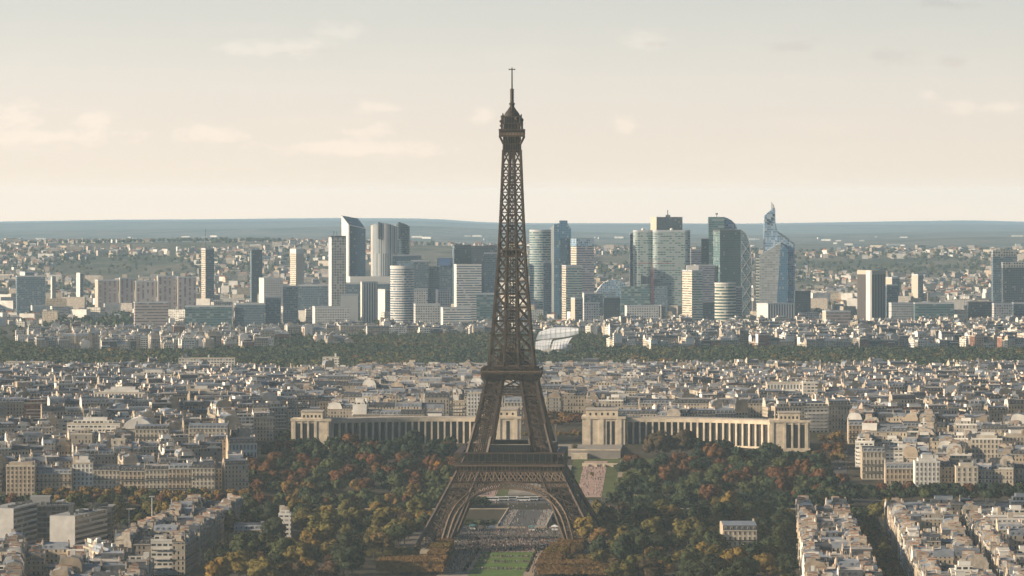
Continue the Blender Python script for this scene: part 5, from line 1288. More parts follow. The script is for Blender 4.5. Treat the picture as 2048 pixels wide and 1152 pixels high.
def clear(Y, X):
    p = px_of(X, Y)
    return not any(a < p < b and c < Y < d for a, b, c, d in HB)
POOL = [q for q in POOL if clear(q[0], q[1])]
POOL.sort(key=lambda q: q[0])
N_THING = 250
taken = [q for q in POOL if q[9] and (py_of(q[5]+ground_z(0, q[0])+6, q[0]) < 1158)][:N_THING]
taken_ids = set(map(id, taken)); seq = {}
ROOFW = {'mansard': 'mansard-roofed', 'flat': 'flat-roofed'}
for qd in POOL:
    Y, X, ang, w, d, h, kind, wall, side, zone, idx = qd
    fn = mansard_house if kind == 'mansard' else flat_house
    zb = ground_z(X, Y)
    if id(qd) in taken_ids:
        key = (zone, wall, kind); seq[key] = seq.get(key, 0)+1
        r = empty('apartment_house', (X, Y, zb), ang, f'{WALLW[wall]} {ROOFW[kind]} house, {ordinal(seq[key])} nearest such in the {zone}', 'apartment house', zone)
        o = Out(r); o.tint = R.random(); fn(o, w, d, h, wall, True, side); o.done()
    else:
        MASS.at(X, Y, zb, ang); o = Out(mass=MASS); o.tint = R.random(); fn(o, w, d, h, wall, Y < 4300, side)
# suburbs beyond the towers
for i in range(9000):
    Y = 7000+(R.random()**1.05)*6800; p = R.uniform(-160, 2210); X = X_at(p, Y)
    if Y > 9500 and mnoise.noise((X/420, Y/1100, 9)) < -0.02: continue
    if Y < 9500 and mnoise.noise((X/200, Y/500, 2)) < -0.22: continue
    big = R.random() < (.18 if Y < 9000 else .05)
    w, d, h = (R.uniform(18, 46), R.uniform(12, 18), R.uniform(14, 30 if Y < 9000 else 20)) if big else (R.uniform(8, 18), R.uniform(8, 14), R.uniform(5, 12))
    MASS.at(X, Y, ground_z(X, Y), R.uniform(-.6, .6)); MASS.tint = R.random()
    m = R.choice((RENDER, RENDER, CHIM, WHITE, WHITE, GREYST, CREAM) if Y < 9000 else (RENDER, CHIM, GABLE, GREYST, GREYST, CHIM)) ; rf = R.choice((FLAT, CLAY, SLATE, FLAT, CLAY, ZINC))
    if big or R.random() < .4: MASS.prism(rect(-w/2, w/2, -d/2, d/2), -4, h, m, FLAT)
    else:
        MASS.prism(rect(-w/2, w/2, -d/2, d/2), -4, h, m, rf)
        for s in (-1, 1):
            q = [(-w/2, s*d/2, h), (w/2, s*d/2, h), (w/2, 0, h+d*.3), (-w/2, 0, h+d*.3)]; MASS.face(q if s < 0 else q[::-1], rf)
        for s in (-1, 1):
            q = [(s*w/2, -d/2, h), (s*w/2, d/2, h), (s*w/2, 0, h+d*.3)]; MASS.face(q if s > 0 else q[::-1], m)
for i in range(260):   # settlements on the far slopes
    Y = 15000+R.random()*8000; p = R.uniform(-60, 2110); X = X_at(p, Y)
    if mnoise.noise((X/500, Y/700, 17)) < .12: continue
    w, h = R.uniform(12, 60), R.uniform(5, 10); MASS.at(X, Y, ground_z(X, Y), R.uniform(-.5, .5)); MASS.tint = R.random(); MASS.prism(rect(-w/2, w/2, -6, 6), -6, h, RENDER, R.choice((FLAT, CLAY)))
tag(MASS.build('distant_city', M_WALL), 'packed pale roofs and fronts of the city spreading to the far hills', 'city', kind='stuff')
# ------------------------------------------------------------------ trees
NR = np.random.default_rng(11)
def ico():
    p = (1+5**.5)/2
    v = np.array([(-1, p, 0), (1, p, 0), (-1, -p, 0), (1, -p, 0), (0, -1, p), (0, 1, p), (0, -1, -p), (0, 1, -p), (p, 0, -1), (p, 0, 1), (-p, 0, -1), (-p, 0, 1)], float)
    f = [(0, 11, 5), (0, 5, 1), (0, 1, 7), (0, 7, 10), (0, 10, 11), (1, 5, 9), (5, 11, 4), (11, 10, 2), (10, 7, 6), (7, 1, 8), (3, 9, 4), (3, 4, 2), (3, 2, 6), (3, 6, 8), (3, 8, 9), (4, 9, 5), (2, 4, 11), (6, 2, 10), (8, 6, 7), (9, 8, 1)]
    return v/np.linalg.norm(v, axis=1)[:, None], np.array(f)
IV, IF = ico()
def crown(n_lobe, n_leaf, leaf, rx=1.0, rz=0.8, box=None, core=0.80):
    """lobes of foliage spread through an ellipsoid (or a clipped box); each lobe a ragged core with leaf clumps standing off it"""
    V, T, Q, NN, nv = [], [], [], [], 0
    def leaves(c, nrm, size):
        nonlocal nv
        m = len(c)
        NN.append(np.repeat(nrm+NR.normal(0, .16, (m, 3)), 4, axis=0)); nrm = nrm+NR.normal(0, .35, (m, 3)); nrm /= np.linalg.norm(nrm, axis=1)[:, None]
        a = np.cross(nrm, NR.normal(0, 1, (m, 3))); a /= np.linalg.norm(a, axis=1)[:, None]; b = np.cross(nrm, a)
        s = size*NR.uniform(.55, 1.3, (m, 1)); s2 = size*NR.uniform(.55, 1.3, (m, 1))
        q = np.stack([c-a*s-b*s2*.3, c+a*s*.3-b*s2, c+a*s+b*s2*.3, c-a*s*.3+b*s2], 1).reshape(-1, 3)
        V.append(q); Q.append(np.arange(nv, nv+4*m).reshape(-1, 4)); nv += 4*m
    if box:
        lx, ly, lz = box; area = [ly*lz, ly*lz, lx*lz, lx*lz, lx*ly]; ar = np.array(area)/sum(area)
        hx, hy = lx/2*.93, ly/2*.93
        V.append(np.array([(-hx, -hy, 0), (hx, -hy, 0), (hx, hy, 0), (-hx, hy, 0), (-hx, -hy, lz*.95), (hx, -hy, lz*.95), (hx, hy, lz*.95), (-hx, hy, lz*.95)]))
        NN.append(V[-1]-np.array([0, 0, lz/2])); Q.append(np.array([(0, 1, 5, 4), (1, 2, 6, 5), (2, 3, 7, 6), (3, 0, 4, 7), (4, 5, 6, 7)])); nv += 8
        k = NR.choice(5, n_leaf, p=ar); u, v = NR.uniform(-.5, .5, n_leaf), NR.uniform(-.5, .5, n_leaf)
        c = np.zeros((n_leaf, 3)); nn = np.zeros((n_leaf, 3))
        for s, (ax_, sg) in enumerate(((0, -1), (0, 1), (1, -1), (1, 1))):
            m = k == s; c[m, ax_] = sg*(lx, ly)[ax_]*.48; c[m, 1-ax_] = u[m]*(lx, ly)[1-ax_]; c[m, 2] = (v[m]+.5)*lz; nn[m, ax_] = sg
        m = k == 4; c[m, 0] = u[m]*lx; c[m, 1] = v[m]*ly; c[m, 2] = lz; nn[m, 2] = 1
        leaves(c+NR.normal(0, leaf*.25, c.shape), nn, leaf)
    else:
        for i in range(n_lobe):
            th = NR.uniform(0, 6.283); z = NR.uniform(-.45, .9); r_ = (1-max(z, 0)**2)**.5*NR.uniform(.45, .70) if i else 0
            c = np.array([math.cos(th)*r_*rx, math.sin(th)*r_*rx, (z*.62 if i else .1)*rz]); R_ = NR.uniform(.26, .42) if i else .70
            v = IV*(R_*core)*NR.uniform(.72, 1.15, (12, 1)); v[:, 2] *= .9
            V.append(v+c); NN.append(IV+0); T.append(IF+nv); nv += 12
            d = NR.normal(0, 1, (n_leaf, 3)); d[:, 2] += .25; d /= np.linalg.norm(d, axis=1)[:, None]
            leaves(c+d*R_*NR.uniform(.82, 1.08, (n_leaf, 1))*np.array([1, 1, .9]), d, leaf)
    return np.concatenate(V), (np.concatenate(T) if T else np.zeros((0, 3), int)), np.concatenate(Q), np.concatenate(NN)
def mesh_of(name, cr_, mat):
    N_ = cr_[3]/np.linalg.norm(cr_[3], axis=1)[:, None]
    return np_mesh(name, cr_[0], [p for p in cr_[1:3] if len(p)], [mat], smooth=True, normals=N_)
ROUND = [mesh_of('crown', crown(R.randint(12, 16), 110, .08, 1.0, .85), M_LEAF) for _ in range(6)]
OPEN = [mesh_of('crown', crown(R.randint(12, 15), 80, .09, 1.0, 1.0, core=.66), M_LEAF) for _ in range(4)]
TALL = [mesh_of('crown', crown(15, 80, .095, .72, 1.5), M_LEAF) for _ in range(3)]
def trunk_mesh():
    t = MB(); t.lathe([(.62, -1), (.42, .6), (.32, 4), (.26, 8)], 7)
    for a in range(4):
        q = a*1.57+.4; t.bar((0, 0, 3.5+a*.7), (2.6*math.cos(q), 2.6*math.sin(q), 7.2+a*.6), .26)
    return t.mesh('trunk', M_BARK)
TRUNK = trunk_mesh()
LC = {'dark green': (.026, .037, .018), 'deep green': (.044, .055, .021), 'olive': (.108, .096, .028), 'gold': (.175, .122, .032), 'yellow': (.36, .205, .028), 'rust': (.072, .052, .030),
      'brown': (.066, .044, .025), 'orange': (.20, .122, .045), 'tan': (.17, .105, .040), 'green': (.045, .07, .02)}
def tree(px, py, r, colour, label, kind='round', group=None, X=None, Y=None, zc=None):
    zc = zc or (r*1.25+2.4)
    if X is None: Y = Y_of(py, zc); X = X_at(px, Y)
    zb = ground_z(X, Y)
    t = empty('tree', (X, Y, zb), R.uniform(0, 6.28), label, 'tree', group)
    me = R.choice({'round': ROUND, 'open': OPEN, 'tall': TALL}[kind])
    c = link('crown', me, t); c.location = (0, 0, zc); k = .88 if kind != 'tall' else .95
    c.scale = (r*R.uniform(.92, 1.1), r*R.uniform(.92, 1.1), r*k*R.uniform(.9, 1.1))
    v = R.uniform(.78, 1.25); hue = R.uniform(-.12, .12); b = LC[colour]; c.color = (b[0]*v*(1+hue), b[1]*v, b[2]*v, 1)
    q = link('trunk', TRUNK, t); q.scale = (1, 1, max(.5, zc/8.4)); return t
placed = []
def special(px, py, r, colour, label, kind='round'):
    t = tree(px, py, r, colour, label, kind, zc=r*.82 if 'dome' in label else None); placed.append((t.location.x, t.location.y, r*.9))
for a in ((1318, 888, 15, 'rust', 'broad rust tree forming the left half of the great dome before the sunlit wing'), (1364, 885, 16, 'rust', 'broad rust tree forming the right half of the great dome before the sunlit wing'),
          (878, 930, 4.6, 'yellow', 'bright yellow small tree left of the tower first gallery'), (1170, 1058, 11, 'gold', 'big golden tree hiding the foot of the right tower leg'),
          (1200, 1072, 8, 'tan', 'tan tree right of the big golden one by the right tower leg'), (478, 1128, 12, 'gold', 'big golden tree at the bottom edge, left of the tower'),
          (616, 1134, 8, 'gold', 'golden round tree at the bottom edge nearer the tower'), (812, 1040, 8, 'rust', 'rust round tree left of the left tower leg'),
          (765, 1084, 9, 'tan', 'tan open tree left of the clipped hedges'), (1470, 1120, 12, 'gold', 'big golden tree at the bottom edge right of the tower'), (1530, 1132, 10, 'gold', 'golden tree beside the long right block at the bottom edge'),
          (905, 1006, 6, 'brown', 'brown tree close against the left tower leg'), (1270, 1128, 9, 'olive', 'olive tree at the bottom edge right of the clipped hedges'), (1325, 1136, 8, 'gold', 'golden olive tree at the bottom edge, right lawn'),
          (700, 1020, 11, 'olive', 'pale olive broad tree in the middle of the left garden'), (1440, 1008, 9, 'olive', 'olive tree before the dark row right of the tower'), (875, 962, 7, 'deep green', 'deep green round tree below the yellow one')):
    special(*a, kind='open' if 'open' in a[4] else 'round')
GARD = {
 'left garden': [(498, 905), (560, 876), (700, 868), (930, 864), (925, 900), (900, 975), (868, 1035), (842, 1072), (800, 1086), (728, 1100), (716, 1150), (430, 1160), (392, 1140), (450, 1092), (458, 1030), (500, 985), (478, 930)],
 'right garden': [(1240, 905), (1280, 884), (1400, 878), (1530, 886), (1640, 900), (1692, 955), (1600, 985), (1586, 1060), (1594, 1160), (1205, 1160), (1200, 1100), (1178, 1075), (1172, 1010), (1240, 990), (1238, 940)],
}
def pick(tab):
    x = R.random()
    for c, p in tab:
        x -= p
        if x < 0: return c
    return tab[0][0]
def colour_for(side, py):
    if side == 'left garden':
        if py < 902: return pick((('dark green', .6), ('rust', .15), ('deep green', .25)))
        if py < 945: return pick((('rust', .38), ('brown', .25), ('dark green', .2), ('olive', .17)))
        if py < 1000: return pick((('olive', .42), ('gold', .25), ('brown', .13), ('deep green', .2)))
        if py < 1060: return pick((('olive', .42), ('deep green', .30), ('dark green', .13), ('gold', .15)))
        return pick((('dark green', .27), ('deep green', .25), ('olive', .28), ('gold', .13), ('brown', .07)))
    if py < 908: return pick((('dark green', .4), ('rust', .25), ('deep green', .22), ('olive', .13)))
    if py < 950: return pick((('rust', .36), ('brown', .22), ('dark green', .22), ('olive', .2)))
    if py < 1000: return pick((('deep green', .3), ('dark green', .3), ('olive', .25), ('brown', .15)))
    return pick((('dark green', .38), ('deep green', .28), ('olive', .23), ('brown', .05), ('gold', .06)))
spots = []
HOLES = [(462, 586, 2640, 2716), (1440, 1518, 2470, 2585)]
Y = 2240.0
while Y < 3400:
    if 2864 < Y < 3008: Y = 3008
    X = X_at(380, Y)
    while X < X_at(1700, Y):
        x, y = X+R.uniform(-3.5, 3.5), Y+R.uniform(-9, 9); zg = ground_z(x, y)
        r = R.uniform(7.0, 11.0) if Y > 3240 else R.uniform(5.0, 9.0) if Y > 3008 else R.uniform(6.2, 11.5)
        p, v = px_of(x, y), py_of(zg+r*1.2+2, y)
        X += r*(1.65 if Y > 3008 else 1.85)
        if 2864 < y < 3010 or (3024 < y < 3078 and R.random() < .6): continue
        g = next((n for n, P in GARD.items() if inside((p, v), P)), None)
        if not g or any(a < p < b and c < y < d for a, b, c, d in HOLES): continue
        if any((x-a)**2+((y-b)*.45)**2 < (c+r*.5)**2 for a, b, c in placed): continue
        if 1180 < p < 1240 and y > 3060: continue
        spots.append((g, p, v, x, y, r))
    Y += 42 if Y < 2860 else 32
# quay rows and the avenue
for (pa, pb, Ya, Yb, step, cols, zone) in (
    (100, 520, 3050, 3060, 9.5, ('gold', 'gold', 'olive', 'gold', 'orange'), 'golden quay row at left'), (-20, 400, 2832, 2842, 8.5, ('olive', 'gold', 'olive', 'deep green'), 'near quay row at left'),
    (225, 400, 2790, 2800, 10, ('olive', 'deep green', 'gold'), 'clump by the lamp masts'),
    (1640, 2090, 3085, 3090, 9.5, ('brown', 'dark green', 'deep green', 'dark green'), 'dark quay row at right'), (1600, 2090, 3040, 3050, 9, ('deep green', 'dark green', 'olive'), 'front quay row at right'),
    (-20, 395, 3008, 3016, 9.5, ('olive', 'gold', 'deep green', 'brown'), 'far bank row at left'), (1690, 2090, 2834, 2846, 9, ('dark green', 'olive', 'deep green'), 'near bank row at right'),
    (395, 862, 3010, 3016, 9.5, ('olive', 'deep green', 'brown', 'gold', 'olive'), 'far bank row left of the bridge'), (400, 858, 2840, 2850, 8.5, ('olive', 'deep green', 'dark green', 'gold'), 'near bank row left of the tower'), (1195, 1610, 2840, 2850, 8.5, ('dark green', 'deep green', 'olive'), 'near bank row right of the tower'),
    (1225, 1700, 3012, 3020, 9, ('dark green', 'deep green'), 'riverside row right of the bridge')):
    X = X_at(pa, Ya)
    while X < X_at(pb, Ya):
        y = R.uniform(Ya, Yb)+R.uniform(-3, 3); r = R.uniform(8, 10) if 'near' in zone else R.uniform(5, 7); spots.append((zone, px_of(X, y), py_of(ground_z(X, y)+9, y), X, y, r)); X += step*R.uniform(.8, 1.2)
    for s in spots:
        if s[0] == zone: s_col = cols
    GARD[zone] = cols
for row in (0, 1):
    Y = 2230.0
    while Y < 2805:
        f = (Y-2180)/632; X = 208.5+f*32+row*9.5; spots.append(('dark avenue between right blocks', px_of(X, Y), py_of(11, Y), X+R.uniform(-1, 1), Y, R.uniform(4.6, 6.4))); Y += R.uniform(13, 17)
GARD['dark avenue between right blocks'] = ('dark green', 'dark green', 'deep green', 'dark green', 'brown', 'olive')
Y = 2235.0
while Y < 2810:
    f = (Y-2180)/632; X = 152+f*37; spots.append(('row left of the long block', px_of(X, Y), py_of(11, Y), X+R.uniform(-1.5, 1), Y, R.uniform(5, 7))); Y += R.uniform(13, 17)
GARD['row left of the long block'] = ('dark green', 'dark green', 'deep green', 'olive')
spots = [s for s in spots if -30 < s[1] < 2080 and s[2] < 1165]
spots.sort(key=lambda s: s[4])
TINT = {'dark green': 0.0, 'deep green': .15, 'green': .3, 'olive': .5, 'gold': .82, 'orange': .86, 'rust': .97, 'brown': 1.0}
mass_trees = [(s[3], s[4], s[5]*1.05, TINT[colour_for(s[0], s[2]) if s[0] in ('left garden', 'right garden') else R.choice(GARD[s[0]])]) for s in spots[283:]]
seq = {}
for (zone, p, v, x, y, r) in spots[:283]:
    c = colour_for(zone, v) if zone in ('left garden', 'right garden') else R.choice(GARD[zone])
    k = 'tall' if R.random() < .12 else 'open' if R.random() < .25 else 'round'
    kw_ = {'round': 'round-crowned', 'open': 'loose-crowned', 'tall': 'slim upright'}[k]
    seq[(zone, c, k)] = seq.get((zone, c, k), 0)+1
    tree(p, v, r, c, f'{c} {kw_} tree, {ordinal(seq[(zone, c, k)])} nearest such in the {zone}', k, f'trees of the {zone}', x, y)
# far woods: one mass of crowns
LOW = [crown(7, 16, .16, 1, .8) for _ in range(5)]; MID = [crown(11, 55, .11, 1, .9) for _ in range(5)]; TINY = [crown(4, 7, .24, 1, .75) for _ in range(4)]
VV, TT, QQ, tt, tq, NF, base = [], [], [], [], [], [], 0
def add_far(X, Y, r, tint, lib, squash=1.0, zc=None):
    global base
    v, t_, q_, n_ = lib[R.randrange(len(lib))]; a = R.uniform(0, 6.28); c, s = math.cos(a), math.sin(a); zb = ground_z(X, Y)
    m = np.array([[c, -s, 0], [s, c, 0], [0, 0, squash]])*r
    VV.append(v@m.T+np.array([X, Y, zb+(zc if zc is not None else r*.72+.8)])); NF.append(n_@np.array([[c, -s, 0], [s, c, 0], [0, 0, 1]]).T); TT.append(t_+base); QQ.append(q_+base); base += len(v)
    tt.append(np.full(len(t_), tint)); tq.append(np.full(len(q_), tint))
_bp, _bt = [-100, 0, 60, 140, 370, 560, 640, 1000, 1160, 1250, 1400, 1640, 2150], [6200, 6200, 6000, 5780, 5780, 6200, 6350, 6450, 6500, 6200, 6020, 5850, 5850]
Y = 4965.0
while Y < 6600:
    X = X_at(-170, Y)
    while X < X_at(2220, Y):
        x, y = X+R.uniform(-4, 4), Y+R.uniform(-9, 9); p = px_of(x, y); X += R.uniform(9, 14)
        if y > float(np.interp(p, _bp, _bt)): continue
        if 1066 < p < 1160 and 5690 < y < 5850: continue
        if any(a < p < b and c-14 < y < d for a, b, c, d in HB): continue
        if p > 1600 and y < 5040+R.uniform(-20, 20): continue
        n = mnoise.noise((x/120, y/200, 3)); tint = min(1, max(0, .40+.30*n+R.gauss(0, .14)))
        add_far(x, y, R.uniform(5.5, 9), tint, LOW)
    Y += 22
for (X, Y, r, tint) in mass_trees: add_far(X, Y, r, tint, MID)
def scatter(n, pa, pb, Ya, Yb, ta, tb, r0, r1, lib=LOW, cond=None):
    for _ in range(n):
        Y = R.uniform(Ya, Yb); X = X_at(R.uniform(pa, pb), Y)
        if cond and not cond(X, Y): continue
        add_far(X, Y, R.uniform(r0, r1), R.uniform(ta, tb), lib)
scatter(60, 750, 905, 3478, 3500, .85, 1, 5, 7.5); scatter(40, 1046, 1162, 3560, 3660, .85, 1, 4, 6); scatter(26, 1046, 1162, 3440, 3470, .6, 1, 2.4, 4)
scatter(40, 920, 1000, 3480, 3530, .8, 1, 4, 6); scatter(240, -20, 2080, 3150, 4900, .1, 1, 2.5, 4.5); scatter(20, 1640, 1700, 3240, 3420, .7, 1, 4, 7); scatter(30, 560, 620, 3385, 3420, .0, .2, 5, 7)
scatter(420, -40, 2090, 6150, 6950, .1, .6, 5, 8); scatter(260, 580, 1300, 6700, 6920, .1, .5, 5, 8); scatter(160, 90, 260, 6900, 7500, .1, .35, 7, 11, TINY)
scatter(3200, -60, 2110, 7000, 11500, .3, .65, 5, 9, TINY, lambda X, Y: mnoise.noise((X/260, Y/700, 4)) > -.12)  # far crowns tinted lighter to help out the haze
scatter(2400, -60, 2110, 10500, 13600, .3, .6, 6, 11, TINY, lambda X, Y: mnoise.noise((X/400, Y/900, 4)) > -.1)
scatter(26, 905, 985, 3008, 3024, .0, .4, 3, 5); scatter(14, 1100, 1160, 3008, 3024, .0, .4, 3, 5); scatter(14, 930, 985, 2850, 2862, .0, .6, 2.5, 4.5); scatter(150, 395, 862, 3007, 3022, .1, .6, 2.2, 3.6); scatter(170, 1225, 1700, 3007, 3022, .0, .4, 2.2, 3.6); scatter(200, 380, 862, 2848, 2860, .05, .6, 5, 7.5); scatter(200, 1188, 1620, 2848, 2860, .0, .5, 5, 7.5)
me = np_mesh('distant_woods', np.concatenate(VV), [np.concatenate(TT), np.concatenate(QQ)], [M_LEAF_MASS], tints=np.concatenate(tt+tq), smooth=True, normals=(lambda n: n/np.linalg.norm(n, axis=1)[:, None])(np.concatenate(NF)))
tag(link('distant_woods', me), 'wide wooded park and scattered trees turning autumn brown beyond the museum', 'wood', kind='stuff')
# clipped alleys either side of the lawn
def clipped(s0, s1, t0, t1, h, colour, label):
    c = axis((s0+s1)/2, (t0+t1)/2); r = empty('clipped_hedge', (*c, 0), -AX, label, 'hedge', 'clipped hedges beside the lawn')
    lx, ly = abs(t1-t0), abs(s1-s0); cr_ = crown(0, int((lx*ly+2*h*(lx+ly))*2.3), .62, box=(lx, ly, h-2))
    o = link('clipped_crown', mesh_of('clipped_crown', cr_, M_LEAF), r); o.location = (0, 0, 2); b = LC[colour]; v = R.uniform(.9, 1.2); o.color = (b[0]*v, b[1]*v, b[2]*v, 1)
    t = MB(); n = max(2, int(max(lx, ly)/6))
    for i in range(n):
        f = (i+.5)/n-.5; x, y = (f*lx, 0) if lx > ly else (0, f*ly); t.bar((x, y, -.3), (x, y, 2.6), .45)
    t.build('trunk', M_BARK, r)
for a in ((-215, -172, -74, -32, 8.5, 'orange', 'long clipped hedge turning left at the bottom edge'), (-168, -126, -46, -34, 9, 'orange', 'clipped hedge second from the bottom, left of the lawn'), (-122, -84, -47, -35, 9.5, 'gold', 'clipped hedge third from the bottom, left of the lawn'),
          (-80, -52, -46, -36, 9.5, 'orange', 'clipped hedge nearest the tower, left of the lawn'), (-225, -196, 26, 72, 8.5, 'orange', 'long clipped hedge turning right at the bottom edge'),
          (-190, -150, 26, 40, 8.5, 'orange', 'clipped hedge second from the bottom, right of the lawn'), (-146, -112, 28, 41, 9, 'gold', 'clipped hedge third from the bottom, right of the lawn'),
          (-108, -78, 30, 42, 9, 'orange', 'clipped hedge fourth from the bottom, right of the lawn'), (-74, -46, 33, 50, 9, 'orange', 'clipped hedge nearest the tower, right of the lawn'), (-150, -136, 46, 96, 6, 'gold', 'low clipped hedge across the right garden'),
          (-98, -84, -100, -56, 6, 'olive', 'low clipped hedge across the left garden')):
    clipped(*a)
CONE = mesh_of('clipped_crown', crown(5, 60, .22, .55, 1.7), M_LEAF)
for sd, wd in ((-1, 'left'), (1, 'right')):
    for i in range(7):
        X, Yy = axis(-205+i*25, sd*19.5); r = empty('clipped_yew', (X, Yy, 0), i, f'small dark cone yew on the {wd} lawn edge, {ordinal(i+1)} from the bottom', 'shrub', 'cone yews edging the lawn')
        o = link('clipped_crown', CONE, r); o.location = (0, 0, 2.0); o.scale = (1.7, 1.7, 1.7); o.color = (*LC['dark green'], 1)

# ------------------------------------------------------------------ strollers, vehicles, lamp masts
def person_mesh():
    t = MB()
    for sx in (-.1, .1): t.lathe([(.07, 0), (.08, .45), (.10, .86)], 5, 0, sx, R.uniform(-.1, .1))
    t.lathe([(.17, .84), (.19, 1.05), (.22, 1.36), (.09, 1.47)], 6, 1)
    for sx in (-1, 1): t.bar((sx*.24, 0, 1.38), (sx*.30, .05, .82), .1, 1)
    t.lathe([(.06, 1.45), (.11, 1.55), (.11, 1.66), (0, 1.76)], 6, 2)
    return t
PT = [person_mesh() for _ in range(3)]
def cloth(name, stops):
    m, g, b = new_mat(name); g.put(b.inputs['Base Color'], g.ramp(g.new('ShaderNodeAttribute', attribute_name='tint').outputs['Fac'], stops, 'CONSTANT')); b.inputs['Roughness'].default_value = .9; return m
PMATS = [cloth('trousers', [(0, (.02, .02, .03)), (.4, (.04, .05, .09)), (.7, (.12, .1, .08)), (.9, (.3, .28, .25))]),
         cloth('jackets', [(0, (.02, .02, .02)), (.25, (.05, .05, .08)), (.42, (.16, .04, .04)), (.52, (.45, .42, .4)), (.62, (.10, .09, .08)), (.74, (.33, .14, .14)), (.84, (.55, .5, .46)), (.93, (.12, .18, .3))]),
         cloth('hair_and_skin', [(0, (.03, .02, .015)), (.5, (.09, .05, .03)), (.75, (.3, .2, .14))])]
CR = MB()
def people(n, s0, s1, t0, t1, cond=None):
    for _ in range(n):
        s, t_ = R.uniform(s0, s1), R.uniform(t0, t1)
        if cond and not cond(s, t_): continue
        X, Y = axis(s, t_)
        if 2866 < Y < 3003 and abs(t_) > 17: continue
        src = R.choice(PT); zz = ground_z(X, Y)+.15
        if 139 < s < 300: zz = (1.57 if abs(t_) > 9.5 else 1.43)
        CR.at(X, Y, zz, R.uniform(0, 6.3)); CR.tint = R.random(); i = 0
        for nn, mi in zip(src.n, src.mi): CR.face(src.v[i:i+nn], mi); i += nn
people(820, -46, 40, -40, 40); people(520, 40, 140, -50, 50); people(330, -36, 0, -30, 30); people(330, 141, 296, -16.8, 16.8, lambda s, t: abs(t) > 9.6 or R.random() < .25)
people(170, -200, -50, -33, -18.5); people(90, -200, -50, 18.5, 25); people(90, -60, -40, -30, 20); people(170, 372, 560, 31, 50); people(120, 372, 560, -50, -31); people(60, -128, -124, -17, 17); people(60, -178, -174, -17, 17); people(50, -92, -89, -17, 17)
people(160, 300, 352, -60, 70); people(130, 96, 140, -60, 60)
tag(CR.build('crowd', PMATS), 'dense crowd of strollers under the tower and across the bridge', 'crowd', kind='stuff')
M_TYRE = plain('tyre', (.02, .02, .02), .9, .1, 1); M_VGLASS = plain('vehicle_glass', (.03, .035, .04), .15, .1, .5, .5)
PAINT = {n: plain(n+'_paint', c, .35, .05, .5, .5) for n, c in (('white', (.75, .75, .73)), ('silver', (.4, .41, .42)), ('black', (.03, .03, .035)), ('blue', (.06, .1, .22)), ('red', (.3, .04, .04)), ('teal', (.08, .2, .22)))}
def vehicle(name, cat, L, Wd, Hh, colour, loc_, rz, label, group):
    r = empty(name, loc_, rz, label, cat, group); b = MB(); hx, hy = L/2, Wd/2
    if cat == 'car': prof = [(-hx, .4), (hx, .4), (hx, .85), (hx*.55, .95), (hx*.25, Hh), (-hx*.6, Hh), (-hx*.9, 1.0), (-hx, .9)]
    else: prof = [(-hx, .45), (hx, .45), (hx, Hh*.5), (hx*.93, Hh*.9), (hx*.88, Hh), (-hx, Hh)]
    b.face([(p[0], -hy, p[1]) for p in prof]); b.face([(p[0], hy, p[1]) for p in reversed(prof)])
    for p, q in zip(prof, prof[1:]+prof[:1]): b.face([(p[0], -hy, p[1]), (p[0], hy, p[1]), (q[0], hy, q[1]), (q[0], -hy, q[1])])
    b.build('body', PAINT[colour], r); z0, z1 = (.95, Hh-.12) if cat == 'car' else (Hh*.5, Hh*.86)
    for sy in (-1, 1):
        g = MB(); a0, a1 = (-hx*.62, hx*.3) if cat == 'car' else (-hx*.94, hx*.9); y0, y1 = sorted((sy*(hy-.05), sy*(hy+.03))); g.box(a0, a1, y0, y1, z0, z1, 0, bottom=True); g.build('side_window', M_VGLASS, r)
        for sx in (-.62, .62):
            w = MB()
            for k in range(8):
                a, c = k*.785, (k+1)*.785; y0, y1 = sy*(hy-.15), sy*(hy+.04); q = .38 if cat == 'car' else .5
                w.face([(sx*hx+q*math.cos(a), y0, q+q*math.sin(a)), (sx*hx+q*math.cos(c), y0, q+q*math.sin(c)), (sx*hx+q*math.cos(c), y1, q+q*math.sin(c)), (sx*hx+q*math.cos(a), y1, q+q*math.sin(a))]); w.face([(sx*hx, y1, q), (sx*hx+q*math.cos(a), y1, q+q*math.sin(a)), (sx*hx+q*math.cos(c), y1, q+q*math.sin(c))])
            w.build('wheel', M_TYRE, r)
    g = MB(); g.box(hx*.9, hx+.02, -hy*.85, hy*.85, z0, z1*.97, 0, bottom=True) if cat != 'car' else g.box(hx*.3, hx*.42, -hy*.85, hy*.85, z0, z1*.95, 0, bottom=True); g.build('windscreen', M_VGLASS, r)
for i, p in enumerate((866, 884, 902, 984, 1004, 1024, 1046, 1062, 1086)):
    X = X_at(p, 3058); vehicle('coach', 'coach', 10.5, 2.5, 3.2, 'white', (X, 3052+(i % 3)*4, ground_z(X, 3055)+.1), .05*(i % 3), f'white coach on the far quay road, {ordinal(i+1)} from the left', 'coaches on the far quay road')
for i, (p, Y, c) in enumerate(((1668, 3150, 'white'), (1674, 3180, 'black'), (1682, 3200, 'silver'), (1679, 3235, 'white'), (1688, 3260, 'black'), (1684, 3300, 'red'), (1692, 3330, 'silver'), (1676, 3350, 'white'))):
    X = X_at(p, Y); vehicle('car', 'car', 4.4, 1.8, 1.5, c, (X, Y, ground_z(X, Y)+.1), 1.5, f'{c} car on the street right of the sunlit museum wing, {ordinal(i+1)} from the river', 'cars on the street by the museum')
sheet('street', [(X_at(1660, 3110), 3110), (X_at(1690, 3110), 3110), (X_at(1698, 3400), 3400), (X_at(1668, 3400), 3400)], M_ASPH, .09, 10, 2)
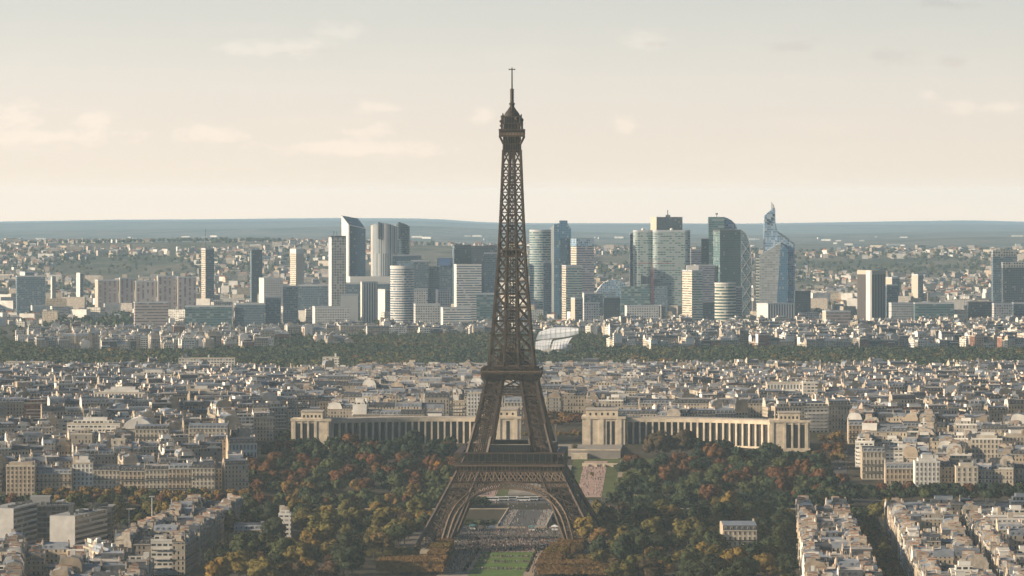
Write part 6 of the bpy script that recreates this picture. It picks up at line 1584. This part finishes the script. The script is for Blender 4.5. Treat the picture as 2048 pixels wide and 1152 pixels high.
for i, (s, t_, c) in enumerate(((118, -20, 'white'), (122, 8, 'teal'), (126, 24, 'white'), (120, 40, 'white'), (130, -34, 'teal'), (112, 32, 'teal'))):
    X, Y = axis(s, t_); r = empty('market_tent', (X, Y, .12), -AX, f'{c} roofed kiosk tent beyond the crowd under the arch, {ordinal(i+1)} of the kiosks', 'tent', 'kiosk tents under the arch')
    q = MB(); q.prism(rect(-2.6, 2.6, -2, 2), 2.3, 2.7, 0, bottom=True)
    for a, b in zip(rect(-2.6, 2.6, -2, 2), rect(-2.6, 2.6, -2, 2)[1:]+[(-2.6, -2)]): q.face([(*a, 2.7), (*b, 2.7), (0, 0, 3.9)])
    q.build('canopy', PAINT[c], r)
    for x in (-2.4, 2.4):
        for y in (-1.8, 1.8): q = MB(); q.bar((x, y, 0), (x, y, 2.3), .12); q.build('post', FS['frame'], r)
    q = MB(); q.box(-2, 2, -1.3, .8, 0, 1.0); q.build('counter', PAINT['white'], r)
for i, (p, Y, yt) in enumerate(((258, 2770, 1019), (304, 2800, 994))):
    X = X_at(p, Y); r = empty('floodlight_mast', (X, Y, 0), .1, ('nearer', 'farther')[i]+' tall pale floodlight mast among trees behind the lower left offices', 'lamp mast', 'floodlight masts')
    z1 = z_at(yt, Y); q = MB(); q.lathe([(.45, 0), (.36, z1*.5), (.28, z1)], 8); q.build('pole', FS['frame'], r); q = MB(); q.bar((-1.8, 0, z1), (1.8, 0, z1), .3); q.build('crossarm', FS['frame'], r)
    for x in (-1.5, -.5, .5, 1.5): q = MB(); q.box(x-.35, x+.35, -.5, .15, z1+.1, z1+.75, 0, bottom=True); q.build('floodlight', FS['white'], r)
X = X_at(1110, 3420); r = empty('memorial_column', (X, 3420, ground_z(X, 3420)), 0, 'pale stone column with statue in the gap between the museum wings', 'monument')
q = MB(); q.box(-1.6, 1.6, -1.6, 1.6, -1, 3); q.lathe([(1.1, 3), (.9, 13), (1.3, 13.6), (1.3, 14)], 10); q.build('column', M_STONE, r)
q = MB(); q.lathe([(.6, 14), (.7, 15.2), (.5, 16.3), (.2, 16.7), (.32, 17.1), (0, 17.6)], 8); q.build('statue', M_IRON_D, r)

# ------------------------------------------------------------------ haze
hz = MB(); hz.prism([(-18000, -400), (18000, -400), (18000, 66500), (-18000, 66500)], -900, 345, 0, bottom=True)
hm = bpy.data.materials.new('haze'); hm.use_nodes = True; hg = NT(hm.node_tree); hg.n.remove(hg.n['Principled BSDF'])
pv = hg.new('ShaderNodeVolumePrincipled'); pv.inputs['Color'].default_value = HAZE_COLOUR; pv.inputs['Density'].default_value = HAZE_DENSITY; pv.inputs['Anisotropy'].default_value = 0.0
hg.l.new(pv.outputs[0], hg.n['Material Output'].inputs['Volume'])
tag(hz.build('haze', hm), 'pale blue autumn haze lying over the whole city', 'haze', kind='stuff')
